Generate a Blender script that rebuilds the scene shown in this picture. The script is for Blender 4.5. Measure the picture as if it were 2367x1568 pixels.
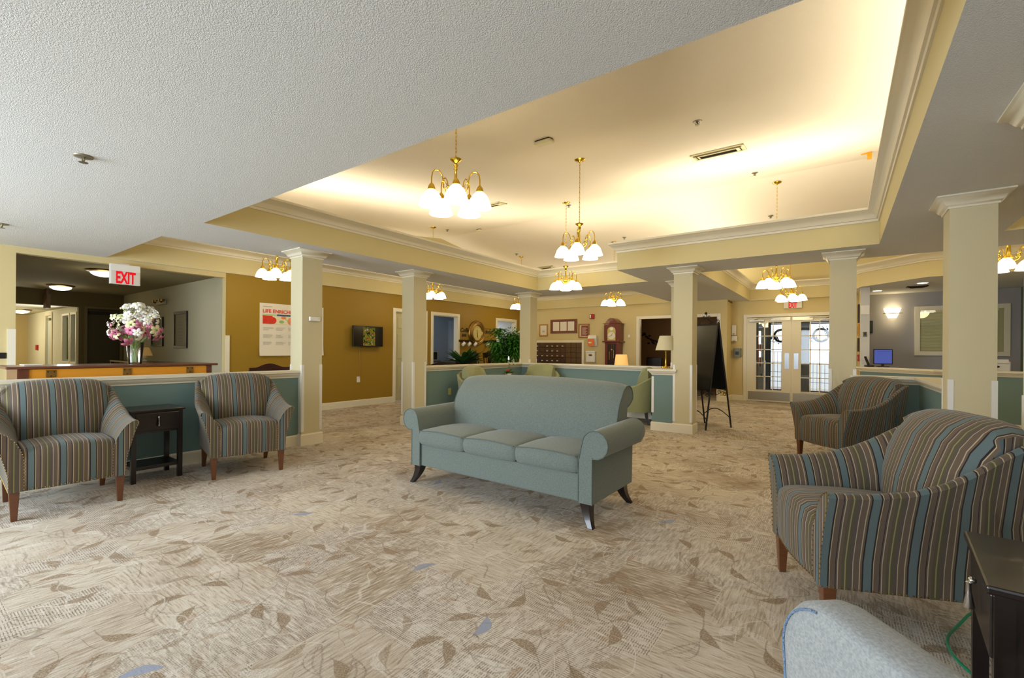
import bpy, bmesh, math, random
from mathutils import Vector, Matrix, Euler
PI=math.pi
for o in list(bpy.data.objects): bpy.data.objects.remove(o)
sc=bpy.context.scene
COL=sc.collection
# ------------------------------------------------------------------ camera
F=1057.26; YAW=math.radians(35.72); ROLL=math.radians(-0.416); H=1.217
cam=bpy.data.cameras.new('camera'); co=bpy.data.objects.new('camera',cam); COL.objects.link(co)
fw=Vector((-math.sin(YAW),math.cos(YAW),0)); rt=Vector((math.cos(YAW),math.sin(YAW),0)); up=Vector((0,0,1))
r2=rt*math.cos(ROLL)-up*math.sin(ROLL); u2=up*math.cos(ROLL)+rt*math.sin(ROLL)
M=Matrix((r2,u2,-fw)).transposed().to_4x4(); M.translation=Vector((0,0,H)); co.matrix_world=M
cam.sensor_fit='HORIZONTAL'; cam.sensor_width=36; cam.lens=F/2367*36; cam.shift_y=23.62/2367; cam.clip_start=.02; cam.clip_end=200
sc.camera=co
# ------------------------------------------------------------------ world, exposure, daylight
sc.view_settings.view_transform='Standard'; sc.view_settings.look='None'
sc.view_settings.gamma=1; sc.view_settings.use_curve_mapping=False
sc.view_settings.exposure=0.0
w=bpy.data.worlds.new('world'); sc.world=w; w.use_nodes=True
wn=w.node_tree.nodes; wl=w.node_tree.links
bg=wn['Background']; bg.inputs[0].default_value=(.80,.90,1,1); bg.inputs[1].default_value=2.2
K_CHAND=16.0; K_COVE=8.6; K_DAY=205.0
WARM=(1,.78,.38); COVE=(1,.905,.705)
def area(name,loc,size,size_y,power,color,rot):
    l=bpy.data.lights.new(name,'AREA'); l.shape='RECTANGLE'; l.size=size; l.size_y=size_y; l.energy=power; l.color=color
    o=bpy.data.objects.new(name,l); o.location=loc; o.rotation_euler=rot; COL.objects.link(o); return o
def point(name,loc,power,color,r=.1):
    l=bpy.data.lights.new(name,'POINT'); l.energy=power; l.color=color; l.shadow_soft_size=r
    o=bpy.data.objects.new(name,l); o.location=loc; COL.objects.link(o); return o
# daylight through the window wall behind the camera, facing into the room (+Y)
area('daylight_back_left',(-5.2,-2.85,1.45),3.4,1.7,K_DAY*1.5,(.80,.90,1),(PI/2,0,0))
area('daylight_back_right',(-.4,-2.85,1.45),3.4,1.7,K_DAY*.38,(.80,.90,1),(PI/2,0,0))
# ------------------------------------------------------------------ materials
def lin(c): return tuple(((v/255)/12.92 if v/255<=.04045 else ((v/255+.055)/1.055)**2.4) for v in c)
MATS={}
def mat(name,rgb,rough=.6,metal=0,bump=0,bscale=60,var=0,vscale=8,spec=.5,emit=0,ecol=None,detail=3,trans=0,sheen=0,coat=0):
    if name in MATS: return MATS[name]
    m=bpy.data.materials.new(name); m.use_nodes=True; n=m.node_tree.nodes; l=m.node_tree.links
    b=n['Principled BSDF']; c=lin(rgb)
    b.inputs['Base Color'].default_value=(*c,1); b.inputs['Roughness'].default_value=rough; b.inputs['Metallic'].default_value=metal
    b.inputs['Specular IOR Level'].default_value=spec; b.inputs['Transmission Weight'].default_value=trans
    b.inputs['Sheen Weight'].default_value=sheen; b.inputs['Coat Weight'].default_value=coat
    if emit: b.inputs['Emission Strength'].default_value=emit; b.inputs['Emission Color'].default_value=(*(lin(ecol) if ecol else c),1)
    tc=n.new('ShaderNodeTexCoord')
    if var:
        t=n.new('ShaderNodeTexNoise'); t.inputs['Scale'].default_value=vscale; t.inputs['Detail'].default_value=detail; l.new(tc.outputs['Object'],t.inputs['Vector'])
        mx=n.new('ShaderNodeMixRGB'); mx.inputs[1].default_value=(*[v*(1-var) for v in c],1); mx.inputs[2].default_value=(*[min(1,v*(1+var)) for v in c],1)
        l.new(t.outputs['Fac'],mx.inputs[0]); l.new(mx.outputs[0],b.inputs['Base Color'])
    if bump:
        t=n.new('ShaderNodeTexNoise'); t.inputs['Scale'].default_value=bscale; t.inputs['Detail'].default_value=2; l.new(tc.outputs['Object'],t.inputs['Vector'])
        bp=n.new('ShaderNodeBump'); bp.inputs['Strength'].default_value=min(1,bump); bp.inputs['Distance'].default_value=.01*max(1,bump); l.new(t.outputs['Fac'],bp.inputs['Height']); l.new(bp.outputs[0],b.inputs['Normal'])
    MATS[name]=m; return m
def emat(name,rgb,strength):
    if name in MATS: return MATS[name]
    m=bpy.data.materials.new(name); m.use_nodes=True; n=m.node_tree.nodes
    n.remove(n['Principled BSDF']); e=n.new('ShaderNodeEmission'); e.inputs[0].default_value=(*lin(rgb),1); e.inputs[1].default_value=strength
    m.node_tree.links.new(e.outputs[0],n['Material Output'].inputs[0]); MATS[name]=m; return m
def N(nt,typ,**k):
    nd=nt.nodes.new(typ)
    for a,v in k.items():
        if a.startswith('i'): nd.inputs[int(a[1:])].default_value=v
        else: setattr(nd,a,v)
    return nd
def math_(nt,op,a,b=None,c=None):
    nd=nt.nodes.new('ShaderNodeMath'); nd.operation=op
    for i,v in enumerate((a,b,c)):
        if v is None: continue
        if hasattr(v,'links') or isinstance(v,bpy.types.NodeSocket): nt.links.new(v,nd.inputs[i])
        else: nd.inputs[i].default_value=v
    return nd.outputs[0]
def mixc(nt,f,a,b,blend='MIX'):
    nd=nt.nodes.new('ShaderNodeMixRGB'); nd.blend_type=blend
    for i,v in enumerate((f,a,b)):
        if isinstance(v,bpy.types.NodeSocket): nt.links.new(v,nd.inputs[i])
        elif i==0: nd.inputs[0].default_value=v
        else: nd.inputs[i].default_value=(*v,1)
    return nd.outputs[0]
def carpet():
    m=bpy.data.materials.new('carpet'); m.use_nodes=True; nt=m.node_tree; n=nt.nodes; l=nt.links
    b=n['Principled BSDF']; b.inputs['Roughness'].default_value=.95; b.inputs['Specular IOR Level'].default_value=.1
    tc=n.new('ShaderNodeTexCoord'); P=tc.outputs['Object']
    def mapn(sx,sy,rot=0):
        mp=N(nt,'ShaderNodeMapping'); l.new(P,mp.inputs[0]); mp.inputs['Scale'].default_value=(sx,sy,1); mp.inputs['Rotation'].default_value=(0,0,rot); return mp.outputs[0]
    def noise(v,s=1,d=3,r=.5):
        t=N(nt,'ShaderNodeTexNoise'); t.inputs['Scale'].default_value=s; t.inputs['Detail'].default_value=d; t.inputs['Roughness'].default_value=r; l.new(v,t.inputs['Vector']); return t.outputs['Fac']
    def thr(v,a,bb):
        mr=N(nt,'ShaderNodeMapRange'); l.new(v,mr.inputs[0]); mr.inputs[1].default_value=a; mr.inputs[2].default_value=bb; mr.clamp=True; return mr.outputs[0]
    base=lin((212,202,186)); tan=lin((148,127,103)); dark=lin((112,96,80)); light=lin((226,219,210)); blue=lin((158,164,182)); brown=lin((168,130,98))
    # square patches with their own streak direction
    vo=N(nt,'ShaderNodeTexVoronoi',distance='CHEBYCHEV'); l.new(mapn(1,1,.0),vo.inputs['Vector']); vo.inputs['Scale'].default_value=2.2; vo.inputs['Randomness'].default_value=.75
    sp=N(nt,'ShaderNodeSeparateColor'); l.new(vo.outputs['Color'],sp.inputs[0])
    sA=noise(mapn(9,95),1,4,.65); sB=noise(mapn(95,9),1,4,.65)
    st=mixc(nt,thr(sp.outputs[0],.49,.51),sA,sB)
    col=mixc(nt,thr(noise(mapn(1,1),1.7,3),.35,.65),base,lin((190,176,158)))
    streak=thr(st,.50,.62)
    col=mixc(nt,math_(nt,'MULTIPLY',streak,.62),col,tan)
    col=mixc(nt,math_(nt,'MULTIPLY',thr(math_(nt,'SUBTRACT',.5,st),.04,.14),.5),col,light)
    dkp=math_(nt,'MULTIPLY',thr(noise(mapn(1,1),1.1,2),.47,.58),thr(sp.outputs[2],.30,.34))
    col=mixc(nt,math_(nt,'MULTIPLY',math_(nt,'MULTIPLY',dkp,thr(st,.36,.54)),.85),col,tan)
    # fine ribbed dashes in some patches
    for (ax,key,rot) in ((0,1,0.0),(1,2,PI/2)):
        wv=N(nt,'ShaderNodeTexWave',wave_type='BANDS',bands_direction='X'); mp=mapn(1,1,rot); l.new(mp,wv.inputs['Vector']); wv.inputs['Scale'].default_value=30; wv.inputs['Distortion'].default_value=2.0; wv.inputs['Detail'].default_value=1; wv.inputs['Detail Scale'].default_value=3
        dash=math_(nt,'MULTIPLY',thr(wv.outputs['Fac'],.55,.8),thr(noise(mapn(14,60) if ax==0 else mapn(60,14),1,2),.42,.52))
        pm=thr(sp.outputs[key],.62,.66)
        col=mixc(nt,math_(nt,'MULTIPLY',math_(nt,'MULTIPLY',dash,pm),.6),col,dark)
        col=mixc(nt,math_(nt,'MULTIPLY',math_(nt,'MULTIPLY',math_(nt,'SUBTRACT',1,dash),pm),.3),col,light)
    # leaves: one leaf shape per voronoi cell
    spk=noise(mapn(150,150),1,1)
    def leaves(scale,off,L,Wd,colr,alpha,keep,col,outline=False):
        mp=N(nt,'ShaderNodeMapping'); l.new(P,mp.inputs[0]); mp.inputs['Location'].default_value=(off,off*.7,0); mp.inputs['Scale'].default_value=(scale,scale,0)
        v=N(nt,'ShaderNodeTexVoronoi',voronoi_dimensions='2D'); v.inputs['Scale'].default_value=1; v.inputs['Randomness'].default_value=.7; l.new(mp.outputs[0],v.inputs['Vector'])
        d=N(nt,'ShaderNodeVectorMath',operation='SUBTRACT'); l.new(mp.outputs[0],d.inputs[0]); l.new(v.outputs['Position'],d.inputs[1])
        s3=N(nt,'ShaderNodeSeparateColor'); l.new(v.outputs['Color'],s3.inputs[0])
        vr=N(nt,'ShaderNodeVectorRotate',rotation_type='Z_AXIS'); l.new(d.outputs[0],vr.inputs['Vector']); l.new(math_(nt,'MULTIPLY',s3.outputs[0],2*PI),vr.inputs['Angle'])
        sx=N(nt,'ShaderNodeSeparateXYZ'); l.new(vr.outputs[0],sx.inputs[0])
        y2=math_(nt,'ADD',sx.outputs[1],math_(nt,'MULTIPLY',math_(nt,'MULTIPLY',sx.outputs[0],sx.outputs[0]),.9))
        xx=math_(nt,'DIVIDE',sx.outputs[0],L)
        prof=math_(nt,'MULTIPLY',math_(nt,'SUBTRACT',1,math_(nt,'POWER',math_(nt,'ABSOLUTE',xx),1.7)),Wd)
        dd=math_(nt,'SUBTRACT',prof,math_(nt,'ABSOLUTE',y2))
        mask=thr(dd,0,.02)
        stem=math_(nt,'MULTIPLY',thr(math_(nt,'SUBTRACT',.02,math_(nt,'ABSOLUTE',y2)),0,.008),thr(math_(nt,'SUBTRACT',L*1.9,math_(nt,'ABSOLUTE',sx.outputs[0])),0,.05))
        kp=thr(s3.outputs[1],keep,keep+.01)
        if outline: mask=math_(nt,'MULTIPLY',mask,thr(math_(nt,'SUBTRACT',.045,dd),0,.02))
        a=math_(nt,'MULTIPLY',math_(nt,'MULTIPLY',math_(nt,'MAXIMUM',mask,math_(nt,'MULTIPLY',stem,.7)),kp),math_(nt,'MULTIPLY_ADD',thr(spk,.4,.6),.5,alpha-.4))
        return mixc(nt,a,col,colr),s3.outputs[2],math_(nt,'MULTIPLY',mask,kp)
    col,_,_=leaves(3.9,3.1,.34,.12,light,.55,.5,col)
    col,rb,mk=leaves(4.1,7.3,.33,.12,tan,.9,.42,col)
    col=mixc(nt,math_(nt,'MULTIPLY',mk,thr(rb,.96,.965)),col,blue)
    col,_,_=leaves(5.2,1.7,.32,.09,brown,.5,.70,col)
    col,_,_=leaves(4.4,11.9,.34,.10,tan,.66,.55,col)
    col,_,_=leaves(3.3,5.9,.36,.14,dark,.5,.5,col,True)
    # branching stems
    for sc_,o_,cc,a_ in ((2.9,0,light,.45),(3.7,4.4,dark,.38)):
        nz=N(nt,'ShaderNodeTexNoise'); nz.inputs['Scale'].default_value=1.6; l.new(P,nz.inputs['Vector'])
        ad=N(nt,'ShaderNodeVectorMath',operation='MULTIPLY_ADD'); l.new(nz.outputs['Color'],ad.inputs[0]); ad.inputs[1].default_value=(.9,.9,0); l.new(P,ad.inputs[2])
        mp=N(nt,'ShaderNodeMapping'); l.new(ad.outputs[0],mp.inputs[0]); mp.inputs['Location'].default_value=(o_,o_,0); mp.inputs['Scale'].default_value=(1,1,0)
        v=N(nt,'ShaderNodeTexVoronoi',voronoi_dimensions='2D',feature='DISTANCE_TO_EDGE'); v.inputs['Scale'].default_value=sc_; l.new(mp.outputs[0],v.inputs['Vector'])
        ln=math_(nt,'MULTIPLY',thr(math_(nt,'SUBTRACT',.014,v.outputs['Distance']),0,.006),thr(noise(mapn(1,1),2.3+o_,1),.47,.5))
        col=mixc(nt,math_(nt,'MULTIPLY',ln,a_),col,cc)
    hs=N(nt,'ShaderNodeHueSaturation'); hs.inputs['Value'].default_value=.92; l.new(col,hs.inputs['Color'])
    l.new(hs.outputs[0],b.inputs['Base Color'])
    bp=N(nt,'ShaderNodeBump'); bp.inputs['Strength'].default_value=.25; bp.inputs['Distance'].default_value=.004; l.new(math_(nt,'ADD',spk,st),bp.inputs['Height']); l.new(bp.outputs[0],b.inputs['Normal'])
    MATS['carpet']=m; return m
def stripes():
    m=bpy.data.materials.new('striped_fabric'); m.use_nodes=True; nt=m.node_tree; n=nt.nodes; l=nt.links
    b=n['Principled BSDF']; b.inputs['Roughness'].default_value=.75; b.inputs['Specular IOR Level'].default_value=.25; b.inputs['Sheen Weight'].default_value=.15
    uv=N(nt,'ShaderNodeUVMap'); sx=N(nt,'ShaderNodeSeparateXYZ'); l.new(uv.outputs[0],sx.inputs[0])
    u=math_(nt,'FRACT',math_(nt,'ADD',math_(nt,'DIVIDE',sx.outputs[0],.162),.385))
    cr=N(nt,'ShaderNodeValToRGB'); cr.color_ramp.interpolation='CONSTANT'; l.new(u,cr.inputs[0])
    B=(90,104,104);D=(38,24,22);C=(168,154,122);T=(98,82,68);G=(84,77,56);Y=(138,128,88);Pp=(84,72,70)
    seq=[(0,D),(.03,B),(.21,D),(.245,C),(.265,T),(.385,D),(.40,Pp),(.43,C),(.455,T),(.53,G),(.60,Y),(.63,G),(.72,Pp),(.78,C),(.80,T),(.93,C),(.955,T)]
    e=cr.color_ramp.elements; e[0].position=0; e[0].color=(*lin(D),1); e[1].position=.03; e[1].color=(*lin(B),1)
    for p,c in seq[2:]:
        q=e.new(p); q.color=(*lin(c),1)
    t=N(nt,'ShaderNodeTexNoise'); t.inputs['Scale'].default_value=380; tc=n.new('ShaderNodeTexCoord'); l.new(tc.outputs['Object'],t.inputs['Vector'])
    l.new(mixc(nt,.18,cr.outputs[0],mixc(nt,t.outputs['Fac'],(.02,.02,.02),(.75,.75,.75)),'SOFT_LIGHT'),b.inputs['Base Color'])
    bp=N(nt,'ShaderNodeBump'); bp.inputs['Strength'].default_value=.15; bp.inputs['Distance'].default_value=.002; l.new(t.outputs['Fac'],bp.inputs['Height']); l.new(bp.outputs[0],b.inputs['Normal'])
    MATS['stripes']=m; return m
def wood(name,rgb,rough=.35,dark=.6,scale=(3,3,40),coat=.2):
    if name in MATS: return MATS[name]
    m=bpy.data.materials.new(name); m.use_nodes=True; nt=m.node_tree; l=nt.links; b=nt.nodes['Principled BSDF']
    b.inputs['Roughness'].default_value=rough; b.inputs['Coat Weight'].default_value=coat
    tc=nt.nodes.new('ShaderNodeTexCoord'); mp=N(nt,'ShaderNodeMapping'); mp.inputs['Scale'].default_value=scale; l.new(tc.outputs['Object'],mp.inputs[0])
    t=N(nt,'ShaderNodeTexNoise'); t.inputs['Scale'].default_value=3; t.inputs['Detail'].default_value=5; l.new(mp.outputs[0],t.inputs['Vector'])
    c=lin(rgb); l.new(mixc(nt,t.outputs['Fac'],tuple(v*dark for v in c),tuple(min(1,v*1.25) for v in c)),b.inputs['Base Color'])
    MATS[name]=m; return m
def fabric(name,rgb,rgb2,scale=90):
    m=bpy.data.materials.new(name); m.use_nodes=True; nt=m.node_tree; l=nt.links; b=nt.nodes['Principled BSDF']
    b.inputs['Roughness'].default_value=.9; b.inputs['Specular IOR Level'].default_value=.2; b.inputs['Sheen Weight'].default_value=.2
    tc=nt.nodes.new('ShaderNodeTexCoord'); fac=[]
    for s in ((scale*.6,scale*.6,scale*1.6),(scale*.8,scale*1.6,scale*.6)):
        mp=N(nt,'ShaderNodeMapping'); mp.inputs['Scale'].default_value=s; l.new(tc.outputs['Object'],mp.inputs[0])
        t=N(nt,'ShaderNodeTexNoise'); t.inputs['Scale'].default_value=1; t.inputs['Detail'].default_value=3; l.new(mp.outputs[0],t.inputs['Vector']); fac.append(t.outputs['Fac'])
    f=math_(nt,'MULTIPLY',math_(nt,'ADD',fac[0],fac[1]),.5)
    mr=N(nt,'ShaderNodeMapRange'); l.new(f,mr.inputs[0]); mr.inputs[1].default_value=.38; mr.inputs[2].default_value=.62
    l.new(mixc(nt,mr.outputs[0],lin(rgb),lin(rgb2)),b.inputs['Base Color'])
    bp=N(nt,'ShaderNodeBump'); bp.inputs['Strength'].default_value=.2; bp.inputs['Distance'].default_value=.002; l.new(f,bp.inputs['Height']); l.new(bp.outputs[0],b.inputs['Normal'])
    MATS[name]=m; return m
def glass(name,rgb=(255,255,255),rough=0.0,alpha=.12):
    m=bpy.data.materials.new(name); m.use_nodes=True; nt=m.node_tree; n=nt.nodes; l=nt.links; n.remove(n['Principled BSDF'])
    tr=N(nt,'ShaderNodeBsdfTransparent'); tr.inputs[0].default_value=(*lin(rgb),1); gl=N(nt,'ShaderNodeBsdfGlossy'); gl.inputs['Roughness'].default_value=rough
    fr=N(nt,'ShaderNodeFresnel'); fr.inputs[0].default_value=1.45; mx=N(nt,'ShaderNodeMixShader'); l.new(math_(nt,'ADD',fr.outputs[0],alpha*.3),mx.inputs[0]); l.new(tr.outputs[0],mx.inputs[1]); l.new(gl.outputs[0],mx.inputs[2]); l.new(mx.outputs[0],n['Material Output'].inputs[0])
    MATS[name]=m; return m
CARPET=carpet(); STR=stripes()
CEIL=mat('ceiling_popcorn',(222,222,220),.95,bump=.55,bscale=190,var=.04,vscale=190,spec=.1)
CEILU=mat('ceiling_upper',(238,228,212),.95,bump=.3,bscale=90,spec=.1)
YEL=mat('paint_yellow',(208,194,146),.7,bump=.05,bscale=250,spec=.25)
YEL2=mat('paint_cream_wall',(206,188,138),.7,bump=.05,bscale=250,spec=.25)
COLM=mat('paint_column',(204,194,160),.7,bump=.05,bscale=250,spec=.25)
MUS=mat('paint_mustard',(150,118,34),.5,bump=.05,bscale=200,spec=.35)
TEAL=mat('paint_teal',(112,136,134),.6,bump=.05,bscale=200,spec=.3)
GRAYW=mat('paint_grey',(160,158,160),.7,spec=.25)
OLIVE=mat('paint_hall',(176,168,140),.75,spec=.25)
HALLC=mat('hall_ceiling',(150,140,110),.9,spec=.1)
TRIM=mat('white_trim',(226,218,196),.4,spec=.45)
WHITE=mat('white_plastic',(226,224,218),.4)
PAPER=mat('paper',(222,214,196),.8,spec=.2)
BRASS=mat('brass',(226,190,74),.18,1)
BRASSD=mat('antique_brass',(150,120,70),.35,1,var=.3,vscale=20)
CHROME=mat('chrome',(200,200,200),.15,1)
STEEL=mat('brushed_steel',(165,158,140),.32,1)
BLACK=mat('black_iron',(22,18,17),.45)
DKWOOD=wood('espresso_wood',(27,15,13),.3)
CHWOOD=wood('chair_leg_wood',(104,60,31),.3)
PIWOOD=wood('piano_wood',(100,52,34),.3)
MAHOG=wood('mahogany',(108,34,18),.3)
BRWOOD=wood('brown_wood',(120,66,34),.4)
SOFA=fabric('sofa_fabric',(99,107,102),(116,125,118),170)
WELT=mat('sofa_welt',(92,102,96),.9)
GREENF=fabric('tub_fabric',(140,142,100),(152,152,112),150)
GREYF=fabric('grey_fabric',(140,144,146),(168,170,168),260)
BLUEW=mat('blue_welt',(120,146,176),.9,bump=1,bscale=200)
PORC=mat('porcelain',(232,230,222),.25)
SHADE=emat('lit_glass_shade',(255,240,205),6.0)
GLASS=glass('clear_glass'); 
LEAF=mat('leaf_green',(66,128,40),.45,var=.4,vscale=25); LEAFD=mat('leaf_dark',(44,84,38),.4,var=.3,vscale=20); LEAFL=mat('leaf_light',(110,140,50),.5)
BARK=mat('bark',(92,70,48),.9)
PETW=mat('petal_white',(236,232,222),.6,sheen=.2); PETP=mat('petal_pink',(205,120,150),.6); PETD=mat('petal_dark',(140,44,74),.6); PETY=mat('petal_cream',(226,226,170),.6)
RED=mat('red_plastic',(170,22,20),.4); REDL=emat('exit_letters',(235,30,40),1.0)
DARKDOOR=mat('dark_door',(74,66,46),.5)
SCREEN=emat('monitor_screen',(84,96,170),.9)
# ------------------------------------------------------------------ object helpers
def tag(o,label,cat,group=None,kind=None):
    if label: o['label']=label
    if cat: o['category']=cat
    if group: o['group']=group
    if kind: o['kind']=kind
    return o
def empty(name,loc=(0,0,0),rz=0,label=None,cat=None,group=None,kind=None,parent=None):
    o=bpy.data.objects.new(name,None); o.location=loc; o.rotation_euler=(0,0,rz); o.empty_display_size=.1
    COL.objects.link(o); o.parent=parent; tag(o,label,cat,group,kind); return o
class MB:
    def __init__(s): s.bm=bmesh.new()
    def face(s,vs):
        try: return s.bm.faces.new(vs)
        except ValueError: return None
    def box(s,x0,x1,y0,y1,z0,z1,rot=None,piv=None):
        v=[s.bm.verts.new((x,y,z)) for x in (x0,x1) for y in (y0,y1) for z in (z0,z1)]
        for f in ((0,1,3,2),(4,6,7,5),(0,4,5,1),(2,3,7,6),(0,2,6,4),(1,5,7,3)): s.face([v[i] for i in f])
        if rot is not None: s.xf(v,rot,piv or ((x0+x1)/2,(y0+y1)/2,(z0+z1)/2))
        return s
    def xf(s,vs,rot,piv=(0,0,0)):
        R=Euler(rot).to_matrix(); p=Vector(piv)
        for q in vs: q.co=R@(q.co-p)+p
    def loft(s,rings,close=True,cap0=True,cap1=True):
        R=[[s.bm.verts.new(p) for p in r] for r in rings]; n=len(R[0])
        for a,b in zip(R,R[1:]):
            for i in range(n if close else n-1):
                j=(i+1)%n; s.face((a[i],a[j],b[j],b[i]))
        if close and cap0: s.face(R[0][::-1])
        if close and cap1: s.face(R[-1])
        return R
    def lathe(s,prof,seg=24,c=(0,0,0),cap0=True,cap1=True,wob=0,wn=8):
        rings=[]
        for (r,z) in prof:
            rings.append([(c[0]+r*(1+wob*(math.cos(wn*2*PI*i/seg)) )*math.cos(2*PI*i/seg),c[1]+r*(1+wob*math.cos(wn*2*PI*i/seg))*math.sin(2*PI*i/seg),c[2]+z) for i in range(seg)])
        return s.loft(rings,True,cap0,cap1)
    def tube(s,pts,r,seg=8,cap=True):
        pts=[Vector(p) for p in pts]; rings=[]; up=None
        for i,p in enumerate(pts):
            t=(pts[min(i+1,len(pts)-1)]-pts[max(i-1,0)]).normalized()
            if up is None: up=Vector((0,0,1)) if abs(t.z)<.9 else Vector((1,0,0))
            n=(up-t*up.dot(t)).normalized(); b=t.cross(n); up=n
            rr=r[i] if isinstance(r,(list,tuple)) else r
            rings.append([p+n*rr*math.cos(2*PI*k/seg)+b*rr*math.sin(2*PI*k/seg) for k in range(seg)])
        s.loft(rings,True,cap,cap); return s
    def prism(s,pts,z0,z1):
        return s.loft([[(x,y,z0) for x,y in pts],[(x,y,z1) for x,y in pts]])
    def sphere(s,c,r,seg=12,rings=8,sc=(1,1,1)):
        m=bmesh.ops.create_uvsphere(s.bm,u_segments=seg,v_segments=rings,radius=r)
        for v in m['verts']: v.co=Vector((v.co.x*sc[0]+c[0],v.co.y*sc[1]+c[1],v.co.z*sc[2]+c[2]))
        return s
    def quad(s,a,b,c,d): s.face([s.bm.verts.new(p) for p in (a,b,c,d)]); return s
    def build(s,name,m,parent=None,smooth=False,bevel=0,bseg=2,subsurf=0,kind=None,loc=None):
        bmesh.ops.recalc_face_normals(s.bm,faces=s.bm.faces)
        me=bpy.data.meshes.new(name); s.bm.to_mesh(me); s.bm.free()
        ms=m if isinstance(m,(list,tuple)) else [m]
        for q in ms: me.materials.append(q)
        o=bpy.data.objects.new(name,me); COL.objects.link(o)
        if parent: o.parent=parent
        if loc: o.location=loc
        if bevel:
            md=o.modifiers.new('bevel','BEVEL'); md.width=bevel; md.segments=bseg; md.limit_method='ANGLE'; md.angle_limit=math.radians(40)
        if subsurf:
            md=o.modifiers.new('sub','SUBSURF'); md.levels=subsurf; md.render_levels=subsurf
        if smooth:
            for p in me.polygons: p.use_smooth=True
            if hasattr(me,'set_sharp_from_angle') and not subsurf: me.set_sharp_from_angle(angle=math.radians(45))
        if kind: o['kind']=kind
        return o
def B(name,m,x0,x1,y0,y1,z0,z1,parent=None,bevel=0,rot=None,piv=None,**k):
    return MB().box(x0,x1,y0,y1,z0,z1,rot,piv).build(name,m,parent,bevel=bevel,**k)
def copy_tree(o,parent=None,loc=None,rz=None):
    c=o.copy(); COL.objects.link(c); c.parent=parent
    if loc is not None: c.location=loc
    if rz is not None: c.rotation_euler=(0,0,rz)
    for ch in list(o.children): copy_tree(ch,c)
    return c
def offs(pts,d):
    n=len(pts); out=[]
    A=sum(pts[i][0]*pts[(i+1)%n][1]-pts[(i+1)%n][0]*pts[i][1] for i in range(n)); sg=1 if A>0 else -1
    for i in range(n):
        p0=Vector(pts[i-1]);p1=Vector(pts[i]);p2=Vector(pts[(i+1)%n])
        d1=(p1-p0).normalized();d2=(p2-p1).normalized()
        n1=Vector((d1.y,-d1.x))*sg;n2=Vector((d2.y,-d2.x))*sg
        k=(n1+n2); k=k/(1+n1.dot(n2)); q=p1+k*d; out.append((q.x,q.y))
    return out
def ringprof(mb,pts,prof,cap=False):
    """closed sweep round a polygon: prof = (outward offset, z)"""
    return mb.loft([[(x,y,z) for x,y in offs(pts,o)] for o,z in prof],True,cap,cap)
def sweep(mb,path,prof):
    """open sweep, offset to the left of the path"""
    rings=[]
    P=[Vector(p) for p in path]
    for i,p in enumerate(P):
        d1=(P[i]-P[i-1]).normalized() if i else (P[1]-P[0]).normalized()
        d2=(P[i+1]-P[i]).normalized() if i<len(P)-1 else d1
        n1=Vector((-d1.y,d1.x));n2=Vector((-d2.y,d2.x)); k=(n1+n2)/(1+n1.dot(n2))
        rings.append([(p.x+k.x*o,p.y+k.y*o,z) for o,z in prof])
    mb.loft(rings,True,True,True)
def text(s,size,m,name,parent,mw,ext=.002,align='LEFT',shear=0,bold=0):
    cu=bpy.data.curves.new('t','FONT'); cu.body=s; cu.offset=bold; cu.size=size; cu.extrude=ext; cu.align_x=align; cu.shear=shear; cu.resolution_u=3
    t=bpy.data.objects.new('t',cu); COL.objects.link(t)
    dg=bpy.context.evaluated_depsgraph_get(); dg.update(); me=bpy.data.meshes.new_from_object(t.evaluated_get(dg))
    bpy.data.objects.remove(t); me.transform(mw); me.materials.clear(); me.materials.append(m)
    o=bpy.data.objects.new(name,me); COL.objects.link(o); o.parent=parent; return o
def wallmat(origin,xdir):   # text lying on a wall: xdir = reading direction
    x=Vector(xdir); y=Vector((0,0,1)); z=x.cross(y); m=Matrix((x,y,z)).transposed().to_4x4(); m.translation=Vector(origin); return m
def wall(name,m,axis,c,th,a0,a1,z0,z1,ops=(),parent=None):
    """axis 'x': plane x=c..c+th running along y a0..a1, openings (a,b,zb,zt)"""
    mb=MB(); cur=a0
    def bx(p,q,r,s_):
        if q-p<1e-4 or s_-r<1e-4: return
        if axis=='x': mb.box(min(c,c+th),max(c,c+th),p,q,r,s_)
        else: mb.box(p,q,min(c,c+th),max(c,c+th),r,s_)
    for (a,b,zb,zt) in sorted(ops):
        bx(cur,a,z0,z1); bx(a,b,z0,zb); bx(a,b,zt,z1); cur=b
    bx(cur,a1,z0,z1)
    o=mb.build(name,m,parent)
    if not parent: o['kind']='structure'
    return o
def casing(name,m,axis,c,out,a,b,zt,wd=.07,th=.02,zb=0,parent=None,sill=False):
    """door or window casing proud of plane c on side out(+1/-1)"""
    mb=MB(); p,q=sorted((c,c+out*th))
    def bx(u0,u1,r,s_):
        if axis=='x': mb.box(p,q,u0,u1,r,s_)
        else: mb.box(u0,u1,p,q,r,s_)
    bx(a-wd,a,zb,zt+wd); bx(b,b+wd,zb,zt+wd); bx(a,b,zt,zt+wd)
    if sill: bx(a-wd,b+wd,zb-wd,zb)
    return mb.build(name,m,parent,bevel=.004)
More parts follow.
